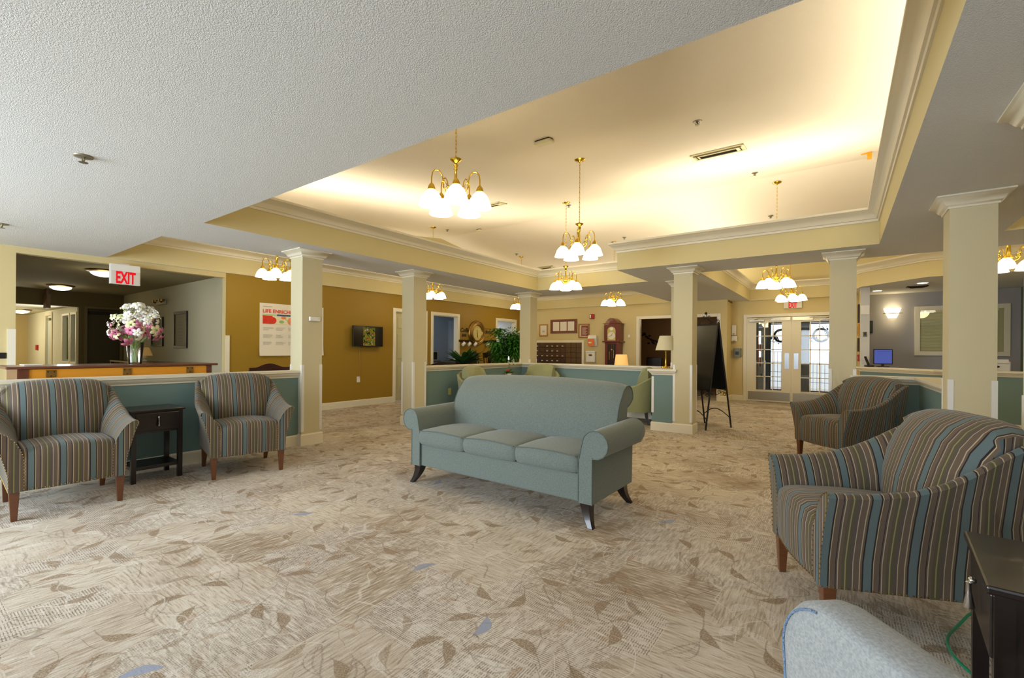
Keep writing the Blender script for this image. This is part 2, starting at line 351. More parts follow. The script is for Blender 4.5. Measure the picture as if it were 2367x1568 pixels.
# ================================================================== SHELL
def poly_with_holes(name,m,outer,holes,z,zt=None):
    bm=bmesh.new(); edges=[]
    for pts in [outer]+holes:
        vs=[bm.verts.new((x,y,z)) for x,y in pts]
        edges+=[bm.edges.new((vs[i],vs[(i+1)%len(vs)])) for i in range(len(vs))]
    bmesh.ops.triangle_fill(bm,use_beauty=True,edges=edges)
    if zt:
        r=bmesh.ops.extrude_face_region(bm,geom=list(bm.faces)); 
        for v in [g for g in r['geom'] if isinstance(g,bmesh.types.BMVert)]: v.co.z+=zt
    bmesh.ops.recalc_face_normals(bm,faces=bm.faces)
    me=bpy.data.meshes.new(name); bm.to_mesh(me); bm.free(); me.materials.append(m)
    o=bpy.data.objects.new(name,me); COL.objects.link(o); return o
fl=MB().box(-22,6,-3.2,18,-.1,0).build('floor',CARPET); fl['kind']='structure'
CZ=2.44
holeA=[(-5.11,1.88),(.346,1.88),(.346,6.62),(-2.79,6.62),(-2.79,8.01),(-5.11,8.01)]
holeB=[(-8.19,1.84),(-6.105,1.84),(-6.105,9.0),(-3.49,9.0),(-3.49,11.80),(-8.19,11.80)]
holeC=[(-1.80,7.52),(2.9,7.52),(2.9,9.95),(1.14,9.95),(.30,10.82),(-.10,12.38),(-1.80,12.38)]
holeD=[(1.32,2.2),(3.3,2.2),(3.3,6.59),(1.32,6.59)]
c=poly_with_holes('ceiling',CEIL,[(-8.35,-3.1),(4.6,-3.1),(4.6,13.2),(-8.35,13.2)],[holeA,holeB,holeC,holeD],CZ); c['kind']='structure'
CROWN=[(.0,2.70),(-.012,2.70),(-.016,2.725),(-.03,2.73),(-.04,2.755),(-.07,2.79),(-.095,2.805),(-.10,2.815),(-.11,2.82),(-.11,2.845),(.0,2.845),(.0,2.70)]
for i,h in enumerate((holeA,holeB,holeC,holeD)):
    mb=MB(); ringprof(mb,h,[(0,2.44),(0,2.80),(.06,2.80),(.06,2.46),(0,2.44)]); f=mb.build('wall_soffit_%s'%'abcd'[i],YEL); f['kind']='structure'
    mb=MB(); ringprof(mb,h,CROWN); t=mb.build('trim_%d'%(i+1),TRIM,smooth=True); t['kind']='structure'
# upper vaulted ceiling, ridge along X at Y=8.4
RZ=4.03; RY=8.4; SL=.135
def uz(y): return RZ-SL*abs(y-RY)
mb=MB()
for a,b in ((.9,RY),(RY,13.1)):
    mb.loft([[(-8.35,a,uz(a)),(-8.35,a,uz(a)+.05),(-8.35,b,uz(b)+.05),(-8.35,b,uz(b))],[(4.6,a,uz(a)),(4.6,a,uz(a)+.05),(4.6,b,uz(b)+.05),(4.6,b,uz(b))]])
u=mb.build('ceiling_vault',CEILU); u['kind']='structure'
g=MB(); 
for x in (-8.35,4.55): g.loft([[(x,.9,2.48),(x,13.1,2.48),(x,13.1,uz(13.1)),(x,RY,RZ),(x,.9,uz(.9))],[(x+.05,.9,2.48),(x+.05,13.1,2.48),(x+.05,13.1,uz(13.1)),(x+.05,RY,RZ),(x+.05,.9,uz(.9))]])
g.box(-8.35,4.6,.85,.9,2.48,uz(.9)); g.box(-8.35,4.6,12.45,12.5,2.48,3.5)
g=g.build('wall_gable',YEL); g['kind']='structure'
# left (mustard) wall with opening to the hall and three doorways
WX=-8.23
wall('wall_left',MUS,'x',WX,-.12,3.36,11.9,0,CZ,[(6.90,7.80,0,2.06),(8.08,8.97,0,2.06),(10.69,11.59,0,2.06)])
wall('wall_left_hall',YEL2,'x',WX,-.12,-3.1,3.36,0,CZ,[(1.0,3.355,0,2.36)])
wall('wall_far_left',YEL2,'y',11.85,.12,-8.35,-2.33,0,CZ,[(-4.36,-2.42,0,2.04)])
wall('wall_far_jog',YEL2,'x',-2.33,.12,11.85,12.55,0,CZ)
wall('wall_entry',YEL2,'y',12.45,.12,-2.33,.34,0,CZ,[(-1.87,-.01,0,2.03)])
wall('wall_right',YEL2,'x',4.5,.1,-3.1,13.2,0,CZ)
wall('wall_back',YEL2,'y',-3.1,.1,-8.35,4.6,0,CZ,[(-6.95,-3.45,.55,2.25),(-2.15,1.35,.55,2.25)])
for i,(a,b) in enumerate(((-6.95,-3.45),(-2.15,1.35))):
    wd=empty('window_%d'%(i+3),kind='structure')
    casing('window_frame',TRIM,'y',-3.0,1,a,b,2.25,.08,.03,.55,wd,True)
    mm=MB()
    for x in (a,(2*a+b)/3,(a+2*b)/3,b-.04): mm.box(x,x+.04,-3.07,-3.03,.55,2.25)
    mm.build('mullion',TRIM,wd)
    B('pane',GLASS,a+.04,b-.04,-3.055,-3.05,.55,2.25,wd)
BASE=[(0,0),(.014,0),(.014,.115),(.008,.13),(0,.13)]
def baseboard(name,paths,h=.13):
    mb=MB()
    for p in paths: sweep(mb,p,[(o,z*h/.13) for o,z in BASE])
    o=mb.build(name,TRIM); o['kind']='structure'; return o
baseboard('baseboard_left',[[(WX,6.83),(WX,3.36)],[(WX,8.02),(WX,7.86)],[(WX,10.63),(WX,9.03)],[(WX,1.0),(WX,-3.0)]])
baseboard('baseboard_far',[[(-4.43,11.85),(-8.2,11.85)],[(-2.21,12.4),(-2.21,11.85),(-2.35,11.85)],[(-1.93,12.45),(-2.21,12.45)]])
mb=MB(); mb.box(WX-.005,WX+.012,3.36,3.42,.0,1.41); mb.box(WX-.005,WX+.02,.93,1.0,0,1.42); o=mb.build('trim_5',TRIM); o['kind']='structure'
# ------------------------------------------------------------------ columns
def column(x0,x1,y0,y1,label,guards='all'):
    r=empty('column',((x0+x1)/2,(y0+y1)/2,0),label=label,cat='column',group='square columns with white capitals')
    a=(x1-x0)/2;b=(y1-y0)/2
    sq=[(-a,-b),(a,-b),(a,b),(-a,b)]
    B('shaft',COLM,-a,a,-b,b,0,2.435,r)
    mb=MB(); ringprof(mb,sq,[(0,2.345),(.010,2.345),(.012,2.36),(.022,2.366),(.03,2.375),(.05,2.41),(.07,2.42),(.075,2.425),(.083,2.428),(.083,2.439),(0,2.439)])
    mb.build('capital',TRIM,r,smooth=True)
    mb=MB(); ringprof(mb,sq,[(0,0),(.015,0),(.015,.125),(.008,.14),(0,.14)]); mb.build('base',TRIM,r)
    for sx in (-1,1):
        for sy in (-1,1):
            mb=MB(); x=sx*a; y=sy*b
            mb.prism([(x+sx*.004,y+sy*.004),(x-sx*.03,y+sy*.004),(x-sx*.03,y+sy*.0),(x,y),(x,y-sy*.03),(x+sx*.004,y-sy*.03)],.17,1.004)
            mb.build('corner_guard',WHITE,r)
    return r
W_=.268
column(-5.69,-5.422,3.082,3.35,'square cream column in front of the mustard wall, with a small white box on its side')
column(-5.69,-5.422,4.902,5.17,'square cream column at the left end of the second teal half wall')
column(-5.69,-5.422,8.203,8.471,'square cream column at the far corner of the teal half walls beside the mailboxes')
column(-2.019,-1.751,6.909,7.177,'square cream column beside the black easel')
column(-.119,.149,6.909,7.177,'square cream column just right of the entrance doors')
column(.688,.956,4.927,5.195,'wide-looking square column with white corner guards behind the near striped armchair')
column(.745,1.013,3.10,3.368,'nearest square column cut off by the right edge of the photo')
column(-2.44,-2.172,8.203,8.471,'far square column almost hidden behind the column with the easel')
# ------------------------------------------------------------------ teal half walls
CAPP=[(0,.845),(.008,.845),(.010,.862),(.022,.868),(.034,.885),(.040,.900),(.055,.905),(.055,.932),(0,.932)]
def halfwall(name,pts,h=0.0):
    o=MB(); o.prism(pts,0,.93); o=o.build(name,TEAL); o['kind']='structure'
    mb=MB(); ringprof(mb,pts,[(q,z+h) for q,z in CAPP]); mb.prism(pts,.90+h,.9321+h); mb.build('cap',TRIM,o)
    mb=MB(); ringprof(mb,pts,[(0,0),(.014,0),(.014,.115),(.008,.13),(0,.13)]); mb.build('baseboard',TRIM,o)
    return o
halfwall('wall_half_left',[(-5.62,-1.2),(-5.50,-1.2),(-5.50,3.082),(-5.62,3.082)])
hw2=halfwall('wall_half_middle',[(-5.62,5.17),(-5.50,5.17),(-5.50,8.0),(-2.34,8.0),(-2.34,6.925),(-2.019,6.925),(-2.019,7.05),(-2.22,7.05),(-2.22,8.12),(-5.42,8.12),(-5.42,8.203),(-5.62,8.203)])
B('corner_guard',WHITE,-2.346,-2.31,6.919,6.95,.27,.82,hw2)
halfwall('wall_half_right',[(.149,6.86),(.72,6.86),(.76,5.19),(.88,5.19),(.86,6.98),(.149,6.98)])
halfwall('wall_half_counter',[(.30,11.0),(1.24,10.05),(2.9,10.05),(2.9,10.2),(1.30,10.2),(.36,11.1)])
hc=halfwall('wall_half_far',[(1.0,3.12),(4.4,3.12),(4.4,3.24),(1.0,3.24)])
# ------------------------------------------------------------------ cove lights (fluorescent strips lying in the troughs above the soffits)
def strip(a,b,z,power,rx=0):
    mid=((a[0]+b[0])/2,(a[1]+b[1])/2,z); L=math.dist(a,b); ang=math.atan2(b[1]-a[1],b[0]-a[0])
    area('cove_light',mid,L,.08,power*L,COVE,(PI,0,ang))
for a,b in (((-5.45,2.1),(-5.45,7.9)),((.62,2.0),(.62,6.5)),((-2.6,6.95),(.3,6.95)),((-8.3,2.2),(-8.3,11.6)),((-7.9,12.1),(-3.6,12.1)),((.2,7.2),(-1.7,7.2)),((3.2,2.4),(3.2,12)),((-5,8.4),(-2.9,8.4)),((-2.2,8.0),(-2.2,12.2)),((-5,1.6),(.3,1.6)),((-1.8,12.42),(1.,12.42))):
    strip(a,b,2.74,K_COVE*(.55 if a[0]<-8 or a[1]>11 else .12 if a[1]<1.7 else 1))
# ================================================================== CHANDELIERS
def chandelier_body():
    r=empty('chandelier',label='x',cat='chandelier',group='five-light brass chandeliers with bell glass shades')
    m=MB(); m.lathe([(.0,.095),(.012,.10),(.022,.115),(.030,.135),(.022,.15),(.026,.165),(.034,.18),(.026,.20),(.016,.215),(.014,.26),(.010,.33),(.013,.345),(.020,.352),(.013,.36),(.018,.375),(.022,.385),(.012,.395),(.020,.405),(.048,.425),(.050,.432),(.030,.440),(.010,.448),(.004,.46)],20)
    m.build('stem',BRASS,r,smooth=True)
    for k in range(5):
        a=2*PI*k/5+.3; ca,sa=math.cos(a),math.sin(a)
        pr=[(.02,.15),(.05,.135),(.085,.15),(.105,.19),(.108,.24),(.118,.285),(.145,.318),(.175,.318),(.198,.29),(.205,.25),(.205,.19)]
        m=MB(); m.tube([(q*ca,q*sa,z) for q,z in pr],.0055,6)
        # scroll under the arm
        sp=[(.085+.028*(1-t/14)*math.cos(.5+t*.62)+.012,.20+.034*(1-t/14)*math.sin(.5+t*.62)) for t in range(13)]
        m.tube([(q*ca,q*sa,z) for q,z in sp],.0035,5)
        m.sphere((.105*ca,.105*sa,.235),.010,8,6)
        arm=m.build('arm',BRASS,r,smooth=True)
        m=MB(); m.lathe([(.006,.205),(.012,.20),(.022,.185),(.030,.165),(.032,.150),(.026,.148)],14,(.205*ca,.205*sa,0)); m.build('socket',BRASS,arm,smooth=True)
        m=MB(); m.lathe([(.024,.150),(.034,.143),(.054,.125),(.074,.095),(.086,.062),(.093,.038),(.101,.020)],24,(.205*ca,.205*sa,0),False,False,.012,8); 
        m.sphere((.205*ca,.205*sa,.06),.03,10,8,(1,1,1.3))
        m.build('glass_shade',SHADE,r,smooth=True)
    return r
CH0=chandelier_body(); first=[True]
def chandelier(x,y,zb,rz,label,top=None,power=1.0):
    r=copy_tree(CH0,None,(x,y,zb),rz)
    r['label']=label
    zt=(uz(y) if top is None else top)-zb
    m=MB(); m.lathe([(.001,zt),(.068,zt),(.069,zt-.006),(.060,zt-.014),(.030,zt-.022),(.012,zt-.035),(.003,zt-.045)],20); m.build('canopy',BRASS,r,smooth=True)
    m=MB(); z=zt-.045; n=int((z-.46)/.03); 
    for i in range(n):
        zc=.46+(i+.5)*(z-.46)/n; ln=(z-.46)/n*.72; odd=i%2
        pts=[]
        for k in range(9):
            a=2*PI*k/8; q=.007*math.cos(a); h=ln*math.sin(a)
            pts.append((q if odd else 0,0 if odd else q,zc+h))
        m.tube(pts,.0019,5)
    m.tube([(.003,.003,.46),(.002,-.002,(z+.46)/2),(.003,.003,z)],.0015,4)
    m.build('chain',BRASS,r,smooth=True)
    point('chandelier_light',(x,y,zb+.03),K_CHAND*power,WARM,.16)
chandelier(-2.6,2.8,2.355,.15,'largest-looking brass chandelier nearest the camera, hanging over the sofa')
chandelier(-2.65,5.1,2.35,1.0,'second brass chandelier on a long chain, behind the nearest one in the large ceiling recess')
chandelier(-4.04,7.26,2.29,.5,'brass chandelier in front of the far crown moulding, lower left of the second chandelier')
chandelier(-.87,8.65,2.25,.2,'brass chandelier hanging in front of the entrance doors, the nearer and higher-looking of two')
chandelier(-.87,11.24,2.258,.9,'brass chandelier just in front of the exit sign over the entrance doors')
chandelier(-7.17,3.66,2.277,.4,'brass chandelier beside the first column, above the poster',power=.8)
chandelier(-7.17,7.02,2.285,.1,'brass chandelier right of the second column, above the blue-room doorway',power=.8)
chandelier(-7.17,10.38,2.31,.7,'brass chandelier half hidden by the third column, above the leafy tree',power=.8)
chandelier(-4.4,10.25,2.26,.6,'brass chandelier above the grandfather clock')
chandelier(1.75,8.49,2.26,.3,'brass chandelier seen between the two rightmost columns',power=.8)
def drop(o):
    for c_ in list(o.children): drop(c_)
    bpy.data.objects.remove(o)
drop(CH0)
# ================================================================== STRIPED ARMCHAIRS
def uvstripe(o,mode):
    me=o.data; uv=me.uv_layers.new(name='UVMap')
    for p in me.polygons:
        n=p.normal
        for li in p.loop_indices:
            c=me.vertices[me.loops[li].vertex_index].co
            if mode=='x': v=(c.x,c.z) if abs(n.x)<.8 else (c.y,c.z)
            else: v=(c.x*1.0,c.z) if abs(n.y)>.75 else (c.y+.345-.055,c.z)
            uv.data[li].uv=v
def interp(tab,t):
    for (a,va),(b,vb) in zip(tab,tab[1:]):
        if t<=b: 
            f=(t-a)/(b-a); f=f*f*(3-2*f) if False else f
            return va+(vb-va)*f
    return tab[-1][1]
def armchair():
    r=empty('striped_armchair',label='x',cat='armchair',group='striped armchairs with nailhead trim')
    # seat
    m=MB(); rings=[]
    pr=[(-.335,.205),(-.342,.26),(-.345,.36),(-.343,.43),(-.332,.465),(-.305,.485),(-.25,.493),(-.05,.497),(.20,.485),(.20,.205)]
    for i in range(13):
        x=-.243+.486*i/12; k=1-(x/.243)**2; rings.append([(x,y-(.018*k if y<-.2 else 0),z+(.026*k if z>.44 else 0)) for y,z in pr])
    m.loft(rings); s=m.build('seat',STR,r,smooth=True); uvstripe(s,'x')
    # back
    m=MB(); rings=[]
    pr=[(.13,.44),(.12,.52),(.135,.62),(.165,.72),(.205,.80),(.25,.86),(.30,.90),(.35,.915),(.40,.905),(.425,.87),(.42,.80),(.385,.60),(.345,.205),(.20,.205)]
    for i in range(17):
        x=-.315+.63*i/16; q=abs(x)/.315; k=1-q**2; e=max(0,(q-.70)/.30)**2
        rings.append([(x*(.78 if z<.5 else .82 if z<.6 else .88 if z<.7 else .95 if z<.78 else 1),y+(.018*(1-k)-.02*k if y<.29 else 0)+.02*e*(1 if y<.28 else -1),z+((.030*k-.03*e) if z>.78 else 0)) for y,z in pr])
    m.loft(rings); s=m.build('backrest',STR,r,smooth=True); uvstripe(s,'x')
    ztab=[(-.345,.628),(-.2,.632),(-.05,.655),(.08,.70),(.18,.755),(.27,.815),(.36,.865),(.42,.875)]
    for sd in (-1,1):
        m=MB(); rings=[]
        for i in range(19):
            y=-.345+.755*i/18; zt=interp(ztab,y); back=max(0,(y-.05)/.3)
            f=(zt-.21)/.42
            inn=[(.238,.205),(.238,.40),(.243,.21+.235*f),(.258,.21+.290*f),(.285,.21+.345*f),(.318,.21+.388*f),(.348,.21+.411*f)]
            out=[(.370,zt),(.386,zt-.004),(.394,zt-.016),(.388,zt-.04),(.364,.21+.31*f),(.336,.21+.2*f),(.318,.33),(.312,.205)]
            sh=-.035*back
            pts=[(x+(sh if z>.5 else 0),z) for x,z in inn+out]
            rings.append([(sd*x,y,z) for x,z in pts])
        m.loft(rings); s=m.build('arm',STR,r,smooth=True); uvstripe(s,'y')
        m=MB()
        # nailheads round the front panel of the arm and along the bottom edge
        pts=[(.238,.22),(.238,.40),(.243,.443),(.258,.498),(.285,.553),(.318,.596),(.348,.619),(.370,.628),(.386,.624),(.392,.612),(.386,.588),(.362,.52),(.334,.41),(.318,.33),(.312,.22)]
        def along(P,step):
            out=[]; 
            for (a,b) in zip(P,P[1:]):
                L=math.dist(a,b); n=max(1,round(L/step))
                for k in range(n): out.append(tuple(a[j]+(b[j]-a[j])*k/n for j in range(len(a))))
            return out
        for x,z in along(pts,.022): m.sphere((sd*(x*.995),-.3465,z),.0042,6,4)
        for y in range(28): m.sphere((sd*.3125,-.34+y*.024,.211),.0042,6,4)
        m.build('nailhead_trim',BRASSD,s,smooth=True,kind='stuff')
    m=MB()
    for i in range(24): 
        x=-.235+.47*i/23; m.sphere((x,-.338-.018*(1-(x/.243)**2),.213),.0042,6,4)
    m.build('nailhead_trim',BRASSD,r,smooth=True,kind='stuff')
    for sx in (-1,1):
        for y,sp in ((-.305,0),(.27,.06)):
            m=MB(); t,b_=.027,.016; x=sx*.283
            m.loft([[(x-b_,y-b_+sp,0),(x+b_,y-b_+sp,0),(x+b_,y+b_+sp,0),(x-b_,y+b_+sp,0)],[(x-t,y-t,.215),(x+t,y-t,.215),(x+t,y+t,.215),(x-t,y+t,.215)]])
            m.build('leg',CHWOOD,r,bevel=.003)
    return r
def face(deg): return math.radians(deg+90)
AC=armchair(); AC.location=(-4.93,.86,0); AC.rotation_euler=(0,0,face(-3)); AC['label']='striped armchair at the far left, left of the dark side table'
copy_tree(AC,None,(-4.884,2.155,0),face(-13.5))['label']='striped armchair between the dark side table and the first column'
copy_tree(AC,None,(.04,6.22,0),face(225))['label']='olive-looking striped armchair in front of the low half wall by the entrance'
copy_tree(AC,None,(.132,2.79,0),face(202.5))['label']='large near striped armchair at the right edge beside the dark table'
# ================================================================== SOFA
def sofa():
    r=empty('sofa',(-2.265,3.20,0),math.radians(-.8),'grey-green three-seat sofa with rolled arms and splayed dark feet, in the middle','sofa')
    MB().box(-.90,.90,-.335,.33,.16,.355).build('base',SOFA,r,bevel=.012)
    for i in range(3):
        x0=-.80+.5333*i; m=MB(); rings=[]
        pr=[(-.365,.375),(-.372,.40),(-.372,.45),(-.362,.475),(-.33,.485),(-.1,.492),(.16,.485),(.17,.37),(-.355,.362)]
        xs=[0,.012,.035,.10,.18,.2667,.35,.43,.498,.521,.5333]
        for x in xs:
            e=0 if .02<x<.51 else (1 if x in(0,.5333) else .35); k=1-((x-.2667)/.2667)**2
            rings.append([(x0+x,y+(.012*e if y<-.3 else 0)-(.014*k if y<-.3 else 0),z+(.02*k if z>.44 else 0)+(-.012*e if z>.44 else .01*e)) for y,z in pr])
        m.loft(rings); cu=m.build('seat_cushion',SOFA,r,smooth=True)
        m=MB(); m.tube([(x0+.012+.509*t/12,-.366-.014*(1-(t/6-1)**2),.4775+.018*(1-(t/6-1)**2)) for t in range(13)],.004,6); m.build('piping',WELT,cu,smooth=True)
    # back
    m=MB(); rings=[]
    pr=[(.11,.40),(.11,.50),(.13,.62),(.165,.73),(.20,.80),(.24,.865),(.285,.91),(.34,.94),(.40,.942),(.445,.92),(.47,.88),(.472,.835),(.45,.795),(.41,.772),(.365,.755),(.35,.62),(.345,.16),(.2,.16)]
    n=28
    def ring(x,sc_=1):
        q=abs(x)/.86; k=1-q*q; e=max(0,(q-.80)/.20)
        out=[]
        for y,z in pr:
            zz=z+(.030*k if z>.6 else 0)-(.018*(1-math.sqrt(max(0,1-e*e))) if z>.8 else 0)
            yy=y-(.03*k*min(1,(z-.4)/.3) if y<.26 and z>.4 else 0)+(.010*(1-math.sqrt(max(0,1-e*e))) if y<.26 else 0)
            out.append((x,yy,zz))
        return out
    for i in range(n+1):
        t=i/n; x=-.86+1.72*t; rings.append(ring(x))
    m.loft(rings); bk=m.build('backrest',SOFA,r,smooth=True)
    for sx in (-1,1):
        m=MB(); m.tube([(sx*.861,y,z) for x,y,z in ring(.86)[1:15]],.005,6); m.build('piping',WELT,bk,smooth=True)
    for sd in (-1,1):
        cx,cz,R=.925,.570,.096
        prof=[(.905,.16),(.905,.485)]+[(cx+R*math.cos(a),cz+R*math.sin(a)) for a in [math.radians(v) for v in (-100,-75,-50,-25,0,25,50,75,95,115,135,155,175)]]+[(.812,.50),(.80,.44),(.80,.16)]
        m=MB(); rings=[]
        for y in (-.352,-.2,-.05,.1,.25,.335):
            rings.append([(sd*x,y,z+(.01 if z>.5 else 0)*(y+.35)*2) for x,z in prof])
        R3=[((sum(p[0] for p in rings[-1])/len(prof)),0)]
        rings.append([(sd*(cx+(x-cx)*.80) if z>.48 else sd*x,.355,cz+(z-cz)*.85 if z>.48 else z) for x,z in prof])
        m.loft(rings); a=m.build('arm',SOFA,r,smooth=True)
        m=MB(); m.tube([(sd*x,-.352,z) for x,z in prof],.0045,6); m.build('piping',WELT,a,smooth=True)
    for sx in (-1,1):
        for y,dy in ((-.30,-.045),(.28,.05)):
            m=MB(); rings=[]
            for t in range(7):
                u=t/6; w_=.040-.020*u; z=.165*(1-u); k=u*u
                x=sx*(.845+.055*k); yy=y+dy*k
                rings.append([(x-w_,yy-w_,z),(x+w_,yy-w_,z),(x+w_,yy+w_,z),(x-w_,yy+w_,z)])
            m.loft(rings); m.build('leg',DKWOOD,r,bevel=.004,smooth=True)
sofa()
# ================================================================== TUB CHAIRS
def tub():
    r=empty('tub_chair',label='x',cat='armchair',group='olive tub chairs around the small table')
    m=MB(); path=[]
    # u-shaped shell : footprint outer half width .36, straight arms then round back
    P=[(-.36,-.36),(-.365,-.2),(-.37,0),(-.365,.14),(-.33,.26),(-.24,.34),(-.12,.375),(0,.385)]
    P=P+[(-x,y) for x,y in P[-2::-1]]
    hz=[.52,.54,.585,.65,.73,.79,.82,.83]; hz=hz+hz[-2::-1]
    rings=[]
    for i,((x,y),h) in enumerate(zip(P,hz)):
        a=Vector(P[max(0,i-1)]);b=Vector(P[min(len(P)-1,i+1)]); t=(b-a).normalized(); nn=Vector((t.y,-t.x)) # inward or outward
        if nn.dot(Vector((x,y)))<0: nn=-nn
        o=Vector((x,y)); lean=.06*(h-.55)/.33
        rings.append([(*(o),.20),(*(o+nn*(.01+lean*.6)),h*.7),(*(o+nn*(.02+lean)),h-.01),(*(o+nn*(.0+lean)),h+.008),(*(o-nn*(.03-lean)),h-.008),(*(o-nn*.06),h*.75),(*(o-nn*.07),.20)])
    m.loft(rings); m.build('shell',GREENF,r,smooth=True)
    m=MB(); rings=[]
    for i in range(9):
        x=-.27+.54*i/8; k=1-(x/.27)**2
        rings.append([(x,y+(-.03*k if y<.2 else .02*k),z+.03*k*(z>.8)-.02*(1-k)*(z>.8)) for y,z in ((.10,.44),(.11,.6),(.14,.76),(.19,.875),(.24,.91),(.29,.89),(.31,.44))])
    m.loft(rings); m.build('back_cushion',GREENF,r,smooth=True)
    m=MB(); m.box(-.29,.29,-.37,.22,.20,.47); m.build('seat',GREENF,r,bevel=.03,bseg=3,smooth=True)
    for sx in (-1,1):
        for y,dy in ((-.29,-.03),(.27,.05)):
            m=MB(); rings=[]
            for t in range(5):
                u=t/4; w_=.026-.011*u; x=sx*(.28+.02*u*u); yy=y+dy*u*u; z=.21*(1-u)
                rings.append([(x-w_,yy-w_,z),(x+w_,yy-w_,z),(x+w_,yy+w_,z),(x-w_,yy+w_,z)])
            m.loft(rings); m.build('leg',DKWOOD,r)
    return r
TC=tub(); TC.location=(-4.88,6.02,0); TC.rotation_euler=(0,0,face(8)); TC['label']='olive tub chair behind the left end of the sofa, next to the wall outlet'
copy_tree(TC,None,(-4.78,7.45,0),face(-82))['label']='olive tub chair facing the camera at the far corner of the teal half wall'
copy_tree(TC,None,(-2.88,7.55,0),face(190))['label']='olive tub chair behind the right end of the sofa, against the teal pier'
# ================================================================== FOREGROUND CHAIR
r=empty('grey_side_chair',(.115,.90,0),math.radians(-50),'pale grey fabric chair back with a bluish seam, cut off at the bottom right','chair')
m=MB(); rings=[]
out=[]
for a in range(0,91,9): out.append((-.27+.11-.11*math.cos(math.radians(a)),.645+.11*math.sin(math.radians(a))))
for a in range(0,91,9): out.append((.27-.11+.11*math.sin(math.radians(a)),.645+.11*math.cos(math.radians(a))))
outl=[(-.25,.42)]+out+[(.25,.42)]
for y,s_ in ((-.052,.90),(-.050,.95),(-.043,.98),(-.03,1),(.02,1),(.035,.98),(.045,.95)):
    rings.append([(x*s_,y+ .0*(x*x),.42+(z-.42)*(1-(1-s_)*.75)) for x,z in outl])
m.loft(rings); bk=m.build('backrest',GREYF,r,smooth=True)
m=MB(); m.tube([(x*.957,-.0515,.42+(z-.42)*.967) for x,z in outl[:11]],.0022,6); m.build('seam',BLUEW,bk,smooth=True)
MB().box(-.26,.26,.0,.5,.38,.48).build('seat',GREYF,r,bevel=.03,bseg=3,smooth=True)
for sx in (-1,1):
    for y in (.02,.44): B('leg',DKWOOD,sx*.22-.02,sx*.22+.02,y-.02,y+.02,0,.40,r)
# ================================================================== SIDE TABLES
def side_table(name,loc,rz,label,w_,d,h):
    r=empty(name,loc,rz,label,'side table')
    B('tabletop',DKWOOD,-w_/2,w_/2,-d/2,d/2,h-.022,h,r,bevel=.006)
    B('apron',DKWOOD,-w_/2+.025,w_/2-.025,-d/2+.03,d/2-.02,h-.215,h-.022,r)
    dr=B('drawer',DKWOOD,-w_/2+.045,w_/2-.045,-d/2+.012,-d/2+.032,h-.195,h-.035,r,bevel=.004)
    m=MB(); m.sphere((0,-d/2-.002,h-.075),.010,10,8); m.lathe([(.003,0),(.008,-.004),(.005,-.012),(.006,-.03),(.013,-.07),(.012,-.075)],10,(0,-d/2-.008,h-.078)); m.build('tassel_pull',CHROME,dr,smooth=True)
    for sx in (-1,1):
        for sy in (-1,1):
            x=sx*(w_/2-.035); y=sy*(d/2-.035); B('leg',DKWOOD,x-.018,x+.018,y-.018,y+.018,0,h-.022,r)
    B('shelf',DKWOOD,-w_/2+.03,w_/2-.03,-d/2+.03,d/2-.03,.11,.14,r)
    return r
side_table('side_table',(-5.235,1.505,0),face(0),'dark wood side table with a silver tassel pull between the two left striped armchairs',.42,.40,.65)
side_table('side_table',(.515,1.79,0),face(176),'near-black side table at the lower right edge in front of the striped armchair',.45,.42,.65)
tag(MB().tube([(.455+.1*(t-8)/8*0+.12*(1-math.sin(PI*t/20)**.7)+.04*0-.09*math.sin(PI*t/20),2.95-.75*t/20,.010+.05*math.exp(-((t-2)/2.)**2)) for t in range(21)],.006,8).build('cable',mat('green_cable',(20,130,90),.35),smooth=True),'green cable looping on the carpet beside the lower right dark table','cable')
# plant on the right table (only its leaf tips enter the photo)
def leafmesh(m,base,dirv,L,W,droop=.3,seg=5):
    base=Vector(base); d=Vector(dirv).normalized(); s=d.cross(Vector((0,0,1)))
    s=s.normalized() if s.length>.01 else Vector((1,0,0)); rows=[]
    for i in range(seg+1):
        t=i/seg; p=base+d*L*t+Vector((0,0,-droop*L*t*t)); wv=W*math.sin(PI*min(1,t*.92+.06))**.8*.5
        rows.append([p-s*wv,p+Vector((0,0,-wv*.3)),p+s*wv])
    m.loft(rows,close=False)
def pot_plant(name,loc,label,cat,n,L,W,z0,leafm,potm,pr,ph,seed,up=.6,red=False,stuff=False,group=None):
    random.seed(seed); r=empty(name,loc,0,label,cat,group)
    m=MB(); m.lathe([(pr*.72,0),(pr*.95,ph*.9),(pr,ph*.9),(pr,ph),(pr*.86,ph),(pr*.8,ph*.85)],18,cap1=True); m.build('pot',potm,r,smooth=True)
    mm=MB()
    for i in range(n):
        a=random.uniform(0,2*PI); e=random.uniform(up*.5,up*1.8); l_=L*random.uniform(.7,1.15)
        m=mm if stuff else MB(); leafmesh(m,(pr*.3*math.cos(a),pr*.3*math.sin(a),z0),(math.cos(a),math.sin(a),e),l_,W*random.uniform(.8,1.1),random.uniform(.1,.5))
        if not stuff: m.build('leaf',leafm,r,smooth=True)
    if stuff: mm.build('foliage',leafm,r,smooth=True,kind='stuff')
    return r
pot_plant('potted_plant',(.60,1.86,.65),'pale-leaved potted plant on the lower right table, only leaf tips showing','plant',12,.16,.04,.09,mat('leaf_silver',(150,190,160),.5),PORC,.055,.10,5)
